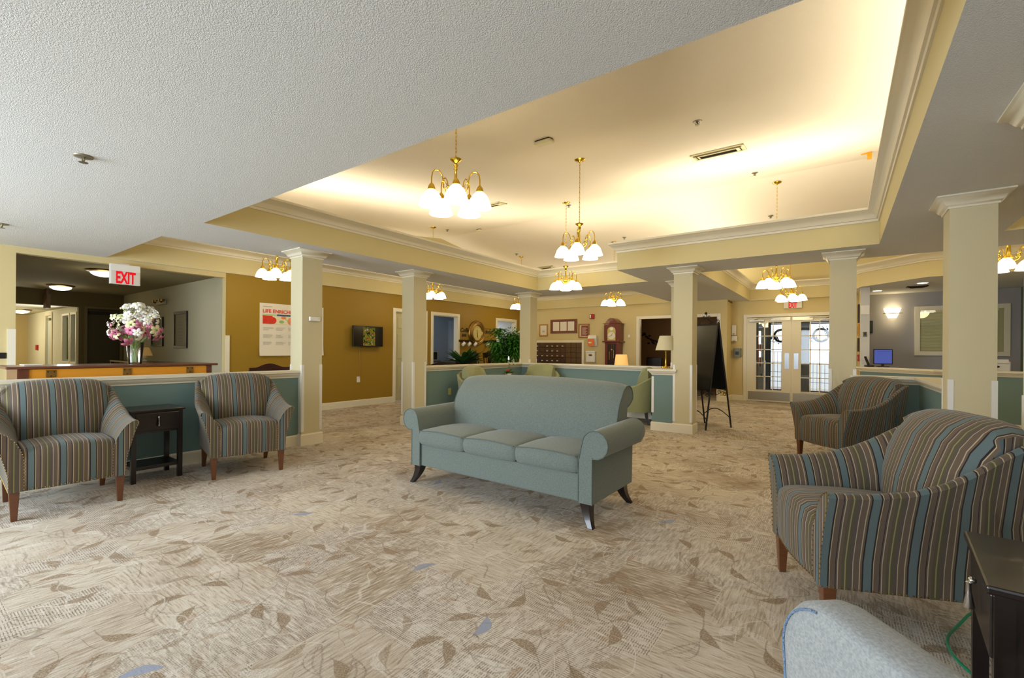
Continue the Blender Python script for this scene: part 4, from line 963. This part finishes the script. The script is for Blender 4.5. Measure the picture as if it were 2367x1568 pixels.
lamp((-2.28,7.40,.933),'brass table lamp with a cream cone shade on the half wall beside the column',0,.158,.095,.285,.515,mat('cone_shade',(214,204,168),.8),BRASS)
# far dark room through the doorway
d=S(empty('door_6')); casing('door_frame',TRIM,'y',FY,-1,-4.36,-2.42,2.04,.075,.02,0,d); m=MB(); m.box(-4.36,-4.345,FY,FY+.12,0,2.04); m.box(-2.435,-2.42,FY,FY+.12,0,2.04); m.build('jamb',TRIM,d)
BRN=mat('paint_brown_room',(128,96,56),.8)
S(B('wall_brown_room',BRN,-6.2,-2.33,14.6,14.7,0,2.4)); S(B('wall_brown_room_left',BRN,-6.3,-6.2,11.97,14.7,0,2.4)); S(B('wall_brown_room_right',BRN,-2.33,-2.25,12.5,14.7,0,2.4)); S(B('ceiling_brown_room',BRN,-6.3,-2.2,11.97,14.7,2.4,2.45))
point('brown_room_light',(-4.0,13.2,2.1),7,(1,.8,.55),.15)
r=empty('wall_decal',(-5.1,14.59,1.0),0,'dark leafy branch decal on the brown room wall','decal'); m=MB(); m.tube([(-.3,-.005,.9),(.1,-.005,.55),(.4,-.005,.3)],.008,5)
random.seed(6)
for i in range(22):
    t=i/21; m.sphere((-.35+.75*t+random.uniform(-.12,.12),-.004,.92-.6*t+random.uniform(-.13,.13)),.05,8,5,(1,.06,.6))
m.build('branch',BLACK,r)
r=empty('writing_desk',(-3.6,13.6,0),0,'reddish wooden desk in the brown room, behind the brass lamp','desk'); B('desktop',MAHOG,-.5,.9,-.3,.3,.72,.76,r); B('hutch',MAHOG,-.3,.9,.0,.3,.76,1.12,r)
for x in (-.46,.86):
    for y in (-.26,.26): B('leg',MAHOG,x-.03,x+.03,y-.03,y+.03,0,.72,r)
r=empty('office_chair',(-4.25,12.6,0),0,'black chair just inside the left edge of the brown room doorway','chair'); 
MB().box(-.22,.22,.12,.18,.5,1.02).build('backrest',BLACK,r,bevel=.05,bseg=3,smooth=True); MB().box(-.22,.22,-.22,.2,.42,.5).build('seat',BLACK,r,bevel=.02,smooth=True)
for x in (-.18,.18):
    for y in (-.18,.16): B('leg',BLACK,x-.015,x+.015,y-.015,y+.015,0,.42,r)
# wall devices beside the entrance
def device(name,x0,x1,y,z0,z1,m_,label,dp=.06,extra=None):
    r=empty(name,((x0+x1)/2,y,z0),0,label,'wall device'); w_=(x1-x0)/2
    B('body',m_,-w_,w_,-dp,-.003,0,z1-z0,r,bevel=.008)
    if extra: B(extra[0],extra[1],-w_*.5,w_*.5,-dp-.006,-dp,extra[2],extra[3],r)
    return r
device('dispenser',-2.20,-2.10,12.43,1.60,1.85,WHITE,'tall white dispenser near the entrance doors',.07,('slot',INK,.02,.05))
device('dispenser',-2.20,-2.08,12.43,1.45,1.58,WHITE,'short white dispenser directly below the tall one',.09,('nozzle',INK,.0,.03))
device('intercom',-2.15,-1.99,12.43,1.06,1.28,mat('grey_device',(112,120,104),.5),'grey box device below the white dispensers',.08,('keypad',BLACK,.06,.14))
device('card_reader',-2.52,-2.35,FY-.0,1.17,1.41,WHITE,'white square control panel beside the easel',.03,('display',BLACK,.12,.15)) 
# ================================================================== EASEL CHALKBOARD
r=empty('easel_board',(-1.76,7.77,0),math.radians(-27),'black A-frame chalkboard easel with scroll ironwork','easel')
GH=1.70
for sgn,nm in ((-1,'front'),(1,'rear')):
    yb=sgn*.29
    def P(x,z): return (x,yb*(1-z/GH),z)
    m=MB(); m.loft([[P(x,.62) for x in (-.235,.235)]+[tuple(Vector(P(x,.62))+Vector((0,.02,0))) for x in (.235,-.235)],[P(x,1.62) for x in (-.225,.225)]+[tuple(Vector(P(x,1.62))+Vector((0,.02,0))) for x in (.225,-.225)]]); m.build('board',mat('chalkboard',(46,44,38),.32) if sgn<0 else BLACK,r)
    for sx in (-1,1): m=MB(); m.tube([P(sx*.25,0),P(sx*.235,1.66)],.013,8); m.build('leg',BLACK,r,smooth=True)
    
    for zz,hw in ((1.63,.235),(.61,.245)): m=MB(); m.tube([P(-hw,zz),P(hw,zz)],.013,6); m.build('rail',BLACK,r,smooth=True)
    m=MB(); m.tube([tuple(Vector(P(-.245+.49*t/12,.16+.12*math.sin(PI*t/12)))) for t in range(13)],.008,6); m.build('arched_stretcher',BLACK,r,smooth=True)
    m=MB()
    def spiral(cx,cz,R0,s,turns=1.4,ph=0):
        return [P(cx+s*(R0*(1-.7*t/18))*math.cos(ph+t/18*turns*2*PI),cz+(R0*(1-.7*t/18))*math.sin(ph+t/18*turns*2*PI)) for t in range(19)]
    for s_ in (-1,1):
        m.tube(spiral(s_*.10,.555,.035,s_),.005,5); m.tube(spiral(s_*.20,.53,.035,s_),.005,5); m.tube([P(s_*.02,.50),P(s_*.08,.52),P(s_*.17,.57),P(s_*.235,.6)],.005,5)
    if sgn<0:
        for s_ in (-1,1):
            m.tube([P(s_*.005,1.74),P(s_*.06,1.70),P(s_*.12,1.67),P(s_*.19,1.64)],.006,5); m.tube(spiral(s_*.045,1.745,.032,s_),.005,5); m.tube(spiral(s_*.10,1.645,.028,s_),.005,5); m.tube(spiral(s_*.225,1.68,.038,s_,1.3,2),.006,5)
        m.sphere((0,.0,1.815),.022,10,8); m.tube([P(0,1.62),P(0,1.80)],.005,5)
    m.build('scrollwork',BLACK,r,smooth=True)
# ================================================================== ENTRANCE DOUBLE DOORS + VESTIBULE
EY=12.45
dd=S(empty('door_7')); casing('door_frame',TRIM,'y',EY,-1,-1.87,-.01,2.03,.075,.025,0,dd)
def leaf_door(x0,x1,side):
    d=empty('door_leaf',(0,0,0),parent=dd); y0,y1=EY+.0,EY+.045
    g0,g1=(x0+.20,x1-.19) if side<0 else (x0+.19,x1-.20); z0,z1=.285,1.90
    fr=MB(); fr.box(x0,g0,y0,y1,.01,2.02); fr.box(g1,x1,y0,y1,.01,2.02); fr.box(g0,g1,y0,y1,.01,z0); fr.box(g0,g1,y0,y1,z1,2.02); fr.build('stile_frame',TRIM,d)
    for i in (1,2): x=g0+(g1-g0)*i/3; B('muntin',TRIM,x-.010,x+.010,y0-.006,y1-.02,z0,z1,d)
    for j in (1,2,3,4): z=z0+(z1-z0)*j/5; B('muntin',TRIM,g0,g1,y0-.006,y1-.02,z-.010,z+.010,d)
    pm=None
    for i in range(3):
        for j in range(5):
            w_=(g1-g0)/3; h=(z1-z0)/5
            if pm is None: pm=B('pane',GLASS,0,w_,0,.004,0,h,d); o=pm
            else: o=pm.copy(); COL.objects.link(o)
            o.location=(g0+i*w_,y0+.026,z0+j*h)
    m=MB(); m.box(g0-.02,g0,y0-.01,y0,z0-.02,z1+.02); m.box(g1,g1+.02,y0-.01,y0,z0-.02,z1+.02); m.box(g0,g1,y0-.01,y0,z0-.02,z0); m.box(g0,g1,y0-.01,y0,z1,z1+.02); m.build('glazing_bead',TRIM,d)
    B('kick_plate',STEEL,x0+.03,x1-.02,y0-.006,y0-.001,.04,.24,d)
    xp=(x1-.13) if side<0 else x0+.05
    B('push_plate',mat('push_plate',(190,196,204),.25,.9),xp,xp+.09,y0-.006,y0-.001,.80,1.17,d)
    cx=x0+.06 if side<0 else x1-.38
    m=MB(); m.box(cx,cx+.32,y0-.07,y0-.005,1.925,1.965); m.tube([(cx+.1,y0-.05,1.965),(cx+.2,y0-.12,1.99),(cx+.5 if side<0 else cx-.2,y0-.04,1.995)],.008,5); m.build('door_closer',STEEL,d,bevel=.004)
    a=(x1-.42,x1-.02) if side<0 else (x0+.02,x0+.42)
    B('latch_plate',STEEL,a[0],a[1],y0-.03,y0-.002,1.935,2.015,d)
    return d
leaf_door(-1.87,-.942,-1); leaf_door(-.938,-.01,1)
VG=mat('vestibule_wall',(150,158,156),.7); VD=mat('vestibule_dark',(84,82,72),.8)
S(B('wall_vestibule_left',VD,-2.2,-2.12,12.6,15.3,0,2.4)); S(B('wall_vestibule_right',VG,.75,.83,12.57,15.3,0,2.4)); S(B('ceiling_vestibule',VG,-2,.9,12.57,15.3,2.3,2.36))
S(B('floor_mat',mat('vestibule_mat',(96,96,94),.9),-1.6,.75,12.6,15.2,0,.012))
ow=wall('wall_vestibule_outer',VG,'y',15.2,.1,-2.2,.83,0,2.4,[(-1.66,-1.12,.12,2.02),(-.715,-.175,.12,2.02)])
od=S(empty('door_8')); 
DG=mat('outer_door_frame',(120,122,118),.5)
for a,b in ((-1.66,-1.12),(-.715,-.175)):
    casing('door_frame',DG,'y',15.2,-1,a,b,1.98,.03,.02,.12,od,True)
    for i in range(1,6): B('muntin',DG,a+(b-a)*i/6-.004,a+(b-a)*i/6+.004,15.19,15.2,.12,1.2,od)
    for z in (.35,.62,.9,1.2,1.5): B('muntin',DG,a,b,15.19,15.2,z-.005,z+.005,od)
    B('pane',GLASS,a,b,15.24,15.245,.12,1.98,od)
def wreath(x,z,lb):
    r=empty('wreath',(x,15.12,z),0,lb,'wreath','wreaths on the outer entrance doors'); m=MB(); random.seed(int(z*10)+3)
    for i in range(150):
        a=random.uniform(0,2*PI); q=random.uniform(.09,.25); leafmesh(m,(q*math.cos(a),random.uniform(-.04,.03),q*math.sin(a)),(math.cos(a+1.2),random.uniform(-.5,.2),math.sin(a+1.2)),.08,.035,.1,2)
    m.build('greenery',mat('wreath_green',(84,100,90),.7),r,kind='stuff'); m=MB(); pts=[(.17*math.cos(2*PI*k/24),0,.17*math.sin(2*PI*k/24)) for k in range(25)]; m.tube(pts,.03,8); m.build('ring',mat('wreath_green',(0,0,0)),r,smooth=True)
wreath(-.45,1.66,'dark wreath on the right outer entrance door'); wreath(-1.39,1.66,'dark wreath on the left outer entrance door')
# red-white cloth flag and tall planter inside the vestibule
r=empty('flag',(-1.75,13.3,0),0,'small red and white flag standing left inside the vestibule','flag'); m=MB(); m.tube([(0,0,0),(0,0,1.8)],.012,6); m.lathe([(.12,0),(.12,.03),(.02,.05)],14); m.build('pole',BRASS,r,smooth=True)
for k in range(4): B('stripe',RED if k%2==0 else WHITE,.005+.025*k,.028+.025*k,-.02,.02,.9-.04*k,1.6-.06*k,r)
r=empty('entry_cart',(-1.85,14.3,0),0,'white cabinet left inside the vestibule','cabinet'); B('body',WHITE,-.15,.15,-.2,.2,.013,.95,r,bevel=.01); B('door',WHITE,-.13,.13,-.215,-.2,.15,.9,r); B('handle',BLACK,.08,.1,-.23,-.215,.5,.6,r)
S(B('ground_outside',mat('concrete',(190,188,182),.9),-20,20,18,60,-.15,-.02))
# ================================================================== RECEPTION
GY=12.46
S(B('wall_reception',GRAYW,.34,3.3,GY,GY+.1,0,2.46))
S(B('wall_reception_right',mat('paint_sage',(98,112,104),.7),2.72,2.82,10.2,GY,0,2.46))
S(B('wall_reception_end',mat('paint_offwhite',(196,196,196),.6),.30,.44,11.0,11.14,.93,2.44)); B('lower',TEAL,.30,.44,11.0,11.14,0,.93,[o for o in COL.objects if o.name=='wall_reception_end'][0])
S(B('wall_entry_side',YEL2,.0,.34,12.30,12.5,0,2.44))
S(wall('wall_entry_return',YEL2,'x',.30,.03,11.14,12.46,0,2.44))
r=empty('wall_sconce',(.87,GY-.005,1.93),0,'lit half-round wall sconce on the grey reception wall','sconce')
m=MB(); rings=[]
for z,q in ((0,.06),(.10,.10),(.20,.13)): rings.append([(q*math.cos(PI+PI*k/10)*1.1,q*math.sin(PI+PI*k/10)*.8,z) for k in range(11)])
m.loft(rings,close=False); m.build('glass_shade',emat('sconce_glass',(255,236,190),7),r,smooth=True); m=MB(); m.box(-.16,.16,-.11,-.10,.085,.10); m.build('metal_bar',BRASSD,r); B('back_plate',BRASS,-.05,.05,-.01,0,0,.2,r)
point('sconce_light_up',(.87,GY-.16,2.18),2.2,(1,.80,.45),.05); point('sconce_light_down',(.87,GY-.16,1.86),1.5,(1,.80,.45),.05)
for k,(x,y,lb) in enumerate(((.583,11.655,'recessed ceiling light nearest the white wall end in reception'),(1.163,10.759,'recessed ceiling light right of the first one in reception'))):
    r=empty('recessed_light',(x,y,2.438),0,lb,'ceiling light','recessed lights over reception'); m=MB(); m.lathe([(.075,-.001),(.10,-.001),(.10,-.007),(.075,-.007)],24,cap0=False,cap1=False); m.build('trim_ring',WHITE,r,smooth=True)
    m=MB(); m.lathe([(.001,-.004),(.076,-.004)],24); m.build('lens',emat('can_lens',(255,246,226),9),r)
    l=bpy.data.lights.new('can_light','SPOT'); l.energy=14; l.spot_size=2.2; l.spot_blend=.8; l.color=(1,.9,.72); l.shadow_soft_size=.06; o=bpy.data.objects.new('can_light',l); o.location=(x,y,2.42); COL.objects.link(o)
r=empty('computer_monitor',(.64,11.05,.935),.12,'computer monitor with a blue screen on the reception counter','monitor')
B('bezel',BLACK,-.145,.145,-.02,.01,.05,.335,r,bevel=.004); B('screen',SCREEN,-.13,.13,-.0215,-.02,.065,.32,r); B('window_bar',mat('screen_bar',(60,66,140),.4,emit=.3),-.09,.11,-.0225,-.0215,.285,.292,r); B('stand',BLACK,-.02,.02,0,.03,.01,.06,r); B('foot',BLACK,-.09,.09,-.06,.07,0,.012,r)
r=empty('desk_phone',(.435,10.93,.935),.3,'black desk phone in front of the monitor','telephone'); MB().box(-.06,.06,-.06,.07,0,.03).build('body',BLACK,r,bevel=.008); B('handset',BLACK,-.055,-.02,-.02,.02,.02,.20,r,rot=(0,-.35,0),bevel=.01); B('keypad',mat('key_grey',(60,60,60),.5),-.01,.05,-.04,.04,.03,.036,r)
# interior window with blinds
wd=S(empty('window_5')); x0,x1,z0,z1=1.31,2.50,1.235,2.065
casing('window_frame',TRIM,'y',GY,-1,x0,x1,z1,.085,.03,z0,wd,True)
B('back_panel',mat('blind_backing',(190,184,130),.8),x0,x1,GY-.006,GY-.002,z0,z1,wd)
bm_=mat('blind_slat',(236,232,186),.6); m=MB()
for k in range(34): z=z0+.012+k*(z1-z0-.05)/33; m.box(x0+.02,x1-.08,GY-.017,GY-.009,z,z+.014,rot=(.5,0,0))
m.build('blind_slats',bm_,wd,kind='stuff'); B('headrail',bm_,x0+.01,x1-.07,GY-.02,GY-.006,z1-.04,z1,wd); B('pane',GLASS,x0,x1,GY-.026,GY-.023,z0,z1,wd)
r=empty('office_printer',(2.12,10.75,.75),0,'white printer with a dark oval slot between the two rightmost columns','printer'); MB().box(-.26,.09,-.15,.2,0,.33).build('body',WHITE,r,bevel=.015); B('paper_tray',WHITE,-.2,.06,-.17,-.15,.30,.36,r); m=MB(); m.sphere((-.09,-.151,.24),.06,14,8,(1,.1,.35)); m.build('slot',BLACK,r,smooth=True)
r=empty('reception_desk',(1.9,10.75,0),0,'low desk behind the reception half wall','desk'); B('desktop',BRWOOD,-.6,.7,-.3,.3,.71,.75,r); B('side_panel',BRWOOD,-.6,-.56,-.28,.28,0,.71,r); B('side_panel',BRWOOD,.66,.7,-.28,.28,0,.71,r)
tag(B('blank_sign',WHITE,.305,.435,10.985,10.997,1.93,2.10),'small white sign on the white wall end by reception','sign')
r=empty('light_dimmer',(.37,10.995,1.55),0,'small dark control plate on the white wall end','wall device'); B('plate',mat('dark_plate',(96,92,76),.5),-.03,.03,-.012,0,-.045,.045,r,bevel=.003); B('slider',BLACK,-.012,.012,-.016,-.012,-.02,.03,r)
def narrow(y,z0,z1,m_,lb,cat='picture'):
    r=empty('framed_picture' if cat=='picture' else 'fire_alarm_pull',(.30-.003,y,z0),0,lb,cat); B('frame',m_,-.03,0,-.14,.14,0,z1-z0,r,bevel=.004); B('print',TAN if cat=='picture' else WHITE,-.032,-.03,-.10,.10,.04,z1-z0-.04,r); return r
narrow(11.5,1.80,2.16,BLACK,'tall black frame seen edge-on beside the white wall end'); narrow(11.5,1.54,1.77,mat('gold_frame',(190,130,30),.4),'gold frame seen edge-on below the tall black one'); narrow(11.5,1.22,1.49,BLACK,'lower black frame seen edge-on beside the white wall end'); narrow(11.5,1.03,1.16,RED,'red alarm seen edge-on below the frames by reception','fire alarm')
r=empty('framed_picture',(.50,GY-.003,1.62),0,'dark narrow frame on the grey wall just right of the white wall end','picture'); B('frame',BLACK,-.03,.05,-.03,0,0,.26,r,bevel=.004); B('print',DKPRINT,-.02,.035,-.032,-.03,.03,.23,r)
# ================================================================== CEILING FITTINGS
def vent(x,y,w_,d,lb,flat=False,n=3,m_=None):
    z=CZ if flat else uz(y); r=empty('air_vent',(x,y,z-.002),0,lb,'air vent'); r.rotation_euler=((0 if flat else math.atan(SL)*(1 if y<RY else -1)),0,0)
    mm_=m_ or mat('vent_cream',(222,212,170),.5)
    m=MB(); m.box(-w_/2,w_/2,-d/2,-d/2+.025,-.012,0); m.box(-w_/2,w_/2,d/2-.025,d/2,-.012,0); m.box(-w_/2,-w_/2+.025,-d/2,d/2,-.012,0); m.box(w_/2-.025,w_/2,-d/2,d/2,-.012,0); m.build('frame',mm_,r)
    B('duct_opening',mat('vent_dark',(46,34,16),.8),-w_/2+.02,w_/2-.02,-d/2+.02,d/2-.02,-.004,-.001,r)
    for k in range(2 if not flat else 0):
        q=.045+.05*k; zz=-.012-.012*k; m=MB(); a,b=w_/2-q,d/2-q*.9; ringprof(m,[(-a,-b),(a,-b),(a,b),(-a,b)],[(0,zz),(.032,zz+.014),(.032,zz+.017),(0,zz+.003),(0,zz)]); m.build('diffuser_ring',mm_,r)
    if not flat: n=1
    for k in range(n): yy=-d/2+.05+(d-.1)*k/max(1,n-1); B('louver',mm_,-w_/2+.03+.015*k,w_/2-.03-.015*k,yy-.02,yy+.02,-.022,-.018,r,rot=(.45,0,0))
vent(-1.28,6.23,.62,.30,'cream ceiling vent in the raised ceiling, right of centre')
vent(-5.0,6.3,.5,.25,'ceiling vent half hidden behind the nearest chandelier shades')
vent(-7.0,11.45,.5,.25,'ceiling vent low near the far crown moulding')
vent(1.14,11.27,.3,.2,'dark ceiling vent between the reception lights',True,3,mat('vent_bronze',(60,48,34),.6))
def smoke(x,y,lb,w_=.20,d=.12):
    r=empty('ceiling_detector',(x,y,uz(y)),0,lb,'detector'); r.rotation_euler=(math.atan(SL)*(1 if y<RY else -1),0,0)
    MB().box(-w_/2,w_/2,-d/2,d/2,-.045,-.008).build('body',mat('detector_cream',(226,218,186),.5),r,bevel=.02,bseg=3,smooth=True); B('mount',mat('vent_dark',(0,0,0)),-w_/2+.015,w_/2-.015,-d/2+.01,d/2-.01,-.008,-.001,r)
smoke(-2.59,4.16,'cream oblong detector on the raised ceiling left of the vent'); smoke(-6.83,8.15,'tiny round-looking detector on the far left raised ceiling',.12,.1)
def sprink(x,y,z,lb,s_=1,g='sprinkler heads on the raised ceiling'):
    r=empty('sprinkler_head',(x,y,z),0,lb,'sprinkler',g); m=MB(); m.lathe([(.001,-.001),(.035*s_,-.001),(.032*s_,-.008),(.012,-.010),(.012,-.001)],18); m.build('escutcheon',mat('sprinkler_plate',(150,142,120),.4,.6),r,smooth=True)
    m=MB(); m.tube([(0,0,-.008),(0,0,-.03)],.006*s_,6); m.tube([(-.012*s_,0,-.012),(-.014*s_,0,-.025),(0,0,-.04)],.003,4); m.tube([(.012*s_,0,-.012),(.014*s_,0,-.025),(0,0,-.04)],.003,4); m.lathe([(.001,-.04),(.016*s_,-.04),(.016*s_,-.043),(.001,-.043)],12); m.build('deflector',mat('sprinkler_metal',(130,120,90),.35,.8),r)
for x,y,lb in ((-1.2,4.87,'sprinkler head above the cream ceiling vent'),(-1.09,7.87,'sprinkler head up-left of the entrance chandelier canopy'),(-1.11,10.01,'sprinkler head beside the entrance chandelier rod'),(-4.06,10.04,'sprinkler head near the crown corner above the mailboxes'),(-4.13,7.52,'sprinkler head beside the small far canopy'),(-7.24,7.53,'sprinkler head beside the leftmost far canopy'),(-7.14,10.11,'sprinkler head beside the far canopy over the tree')): sprink(x,y,uz(y),lb,1.3)
sprink(-3.963,.774,CZ,'sprinkler head in the low white ceiling at upper left',1.5,'sprinkler heads in the low ceiling'); sprink(-6.85,.733,CZ,'sprinkler head at the far left edge of the low ceiling',1.5,'sprinkler heads in the low ceiling')
r=empty('ceiling_tag',(.30,8.0,uz(8.0)-.02),0,'small orange-yellow tag stuck high beside the right crown moulding','tag'); m=MB(); m.loft([[(-.09,0,.0),(.02,-.03,.01),(.03,.03,.01)],[(-.09,0,.012),(.02,-.03,.02),(.03,.03,.02)]]); m.box(-.02,.03,-.015,.0,-.08,.01); m.build('wing',mat('orange_tag',(236,160,20),.6),r)
# ================================================================== SMALL THINGS ON COLUMN / HALF WALL
r=empty('wall_sensor',(-5.418,3.235,1.58),0,'small white box on the side of the first column','wall device'); B('body',WHITE,0,.035,-.07,.07,-.027,.027,r,bevel=.006); B('led',BLACK,.035,.037,.045,.052,0,.008,r)
r=empty('wall_outlet',(-5.497,5.80,.42),0,'cream outlet on the teal half wall behind the sofa','outlet'); B('plate',mat('outlet_cream',(196,190,120),.5),0,.006,-.035,.035,0,.115,r,bevel=.002); B('socket',mat('outlet_cream',(0,0,0)),.006,.008,-.015,.015,.015,.05,r); B('socket',mat('outlet_cream',(0,0,0)),.006,.008,-.015,.015,.065,.10,r)
tag(B('wall_switch',BLACK,WX+.001,WX+.02,.86,.92,1.06,1.13,bevel=.003),'tiny dark switch at the left edge above the half wall cap','switch')
tag(B('paper_stack',PAPER,-6.3+.1,-6.3+.32,.78,.90,1.0365,1.045),'thin stack of papers on the left end of the piano lid','papers')
# ================================================================== DINING AREA
def dining_chair(name,label,m_,w_=.44,h=.96,style=0):
    r=empty(name,label=label,cat='chair',group='wooden dining chairs behind the half walls')
    MB().box(-w_/2,w_/2,-.22,.20,.42,.47).build('seat',mat('seat_brown',(90,70,60),.8),r,bevel=.015,smooth=True)
    for sx in (-1,1):
        B('leg',m_,sx*(w_/2-.02)-.02,sx*(w_/2-.02)+.02,-.21,-.17,0,.42,r)
        m=MB(); m.tube([(sx*(w_/2-.02),.20,0),(sx*(w_/2-.02),.19,.45),(sx*(w_/2-.015),.25,h-.05)],.018,8); m.build('leg',m_,r,smooth=True)
    m=MB(); n=16
    rings=[]
    for i in range(n+1):
        t=i/n; x=-w_/2+w_*t; hump=(math.sin(PI*max(0,min(1,(t-.15)/.7)))**1.5)*.055
        rings.append([(x,.235-.02*math.sin(PI*t),h-.13),(x,.262-.02*math.sin(PI*t),h-.13),(x,.275-.02*math.sin(PI*t),h-.02+hump),(x,.25-.02*math.sin(PI*t),h-.02+hump)])
    m.loft(rings); m.build('crest_rail',m_,r,smooth=True)
    B('back_panel',m_,-.13,.13,.215,.235,.50,h-.12,r)
    for k in (-1,1): m=MB(); m.tube([(k*.17,.19,.46),(k*.17,.245,h-.12)],.012,6); m.build('spindle',m_,r,smooth=True)
    return r
REDW=wood('dark_red_wood',(62,18,20),.3); DRK=wood('very_dark_wood',(44,26,18),.35)
c1=dining_chair('dining_chair','dark red wooden chair back peeking over the left half wall by the poster',REDW,.56,.955); c1.location=(-6.85,3.27,0); c1.rotation_euler=(0,0,face(180))
c2=dining_chair('dining_chair','dark brown chair back right behind the second column',DRK,.62,.935); c2.location=(-6.35,6.35,0); c2.rotation_euler=(0,0,face(150))
c3=copy_tree(c2,None,(-7.55,9.15,0),face(10)); c3['label']='left of the two tall dark chairs under the bronze clock'
c4=copy_tree(c2,None,(-7.50,9.72,0),face(-8)); c4['label']='right of the two tall dark chairs under the bronze clock'
c5=copy_tree(c2,None,(-6.2,8.9,0),face(200)); c5['label']='brown chair back between the two green plants'
for c_ in (c3,c4): c_.scale=(.82,1,1.22)
tb=round_table((-6.7,7.6,0),.5,.74,'round dark dining table holding the broad-leaved plant',DRK)
pot_plant('peace_lily',(-6.7,7.5,.74),'dark broad-leaved plant on the dining table behind the half wall','plant',64,.54,.12,.13,LEAFD,mat('pot_brown',(90,60,40),.6),.11,.14,11,1.0)
r=empty('fruit_bowl',(-7.6,8.45,.96),0,'white footed bowl of red fruit near the dark chairs','bowl'); m=MB(); m.lathe([(.05,-.06),(.015,-.045),(.02,0),(.10,.05),(.115,.07),(.10,.065),(.01,.02)],20); m.build('bowl',PORC,r,smooth=True); random.seed(1)
for k in range(6): m=MB(); m.sphere((.05*math.cos(k),.05*math.sin(k),.07+.01*(k%2)),.028,10,8); m.build('fruit',mat('apple_red',(150,40,34),.4),r,smooth=True)
r=empty('coffee_cart',(-7.86,8.36,0),0,'dark serving cart under the fruit bowl and tray','cart'); B('top',DRK,-.2,.42,-.3,.3,.87,.90,r); B('cabinet',DRK,-.18,.38,-.28,.28,.08,.87,r)
for x in (-.1,.3): B('leg',DRK,x,x+.04,-.26,-.22,0,.08,r); B('leg',DRK,x,x+.04,.22,.26,0,.08,r)
# leafy tree
r=empty('ficus_tree',(-6.9,9.36,0),0,'tall leafy green indoor tree in a basket, left of the third column','tree')
m=MB(); m.lathe([(.15,0),(.19,.28),(.2,.3),(.18,.3),(.17,.26),(.01,.26)],20); m.build('basket',mat('basket',(150,116,66),.8,bump=1,bscale=60),r,smooth=True)
m=MB(); m.tube([(0,0,.2),(.03,.02,.6),(-.02,0,1.0),(.02,.01,1.5)],.022,8); random.seed(12)
br=[]
for i in range(26):
    a=random.uniform(0,2*PI); z=random.uniform(.75,1.45); L=random.uniform(.12,.54); e=Vector((L*math.cos(a),L*math.sin(a),z+random.uniform(.05,.32))); m.tube([(0,0,z),tuple(e*.5+Vector((0,0,z*.5+.05))),tuple(e)],.006,4); br.append(e)
m.build('trunk',BARK,r,smooth=True)
m=MB()
for i in range(3600):
    e=random.choice(br); d=Vector((random.gauss(0,1),random.gauss(0,1),random.gauss(0,.8))); d.normalize(); p=e+d*random.uniform(.02,.22)
    p.z=min(p.z,1.74)
    leafmesh(m,p,(d.x,d.y,d.z*.5-.2),random.uniform(.07,.12),random.uniform(.045,.065),.3,2)
m.build('foliage',LEAF,r,kind='stuff')
# corner table with little plant and candle
round_table((-5.0,6.85,0),.26,.62,'little round table between two olive tub chairs',BRWOOD)
pp=pot_plant('potted_plant',(-5.0,6.85,.62),'small white-potted plant with red bloom and trailing green leaves above the sofa back','plant',44,.13,.035,.15,LEAFL,PORC,.06,.15,21,.5,stuff=True)
m=MB(); m.tube([(0,0,.15),(.01,.0,.32),(.0,.01,.42)],.005,5); random.seed(3)
for i in range(20): leafmesh(m,(random.uniform(-.05,.12),0,.2+random.uniform(0,.26)),(random.uniform(-1,1),random.uniform(-1,1),.3),.07,.03,.3,3)
m.build('tall_stem',LEAFL,pp,kind='stuff'); m=MB(); m.sphere((0,-.02,.20),.035,10,8,(1,1,.8)); m.build('red_bloom',RED,pp,smooth=True)
m=MB(); m.lathe([(.001,.40),(.012,.40),(.014,.43),(.006,.46),(.001,.47)],10); m.build('candle_bulb',emat('candle_white',(255,255,240),1.6),pp,smooth=True)
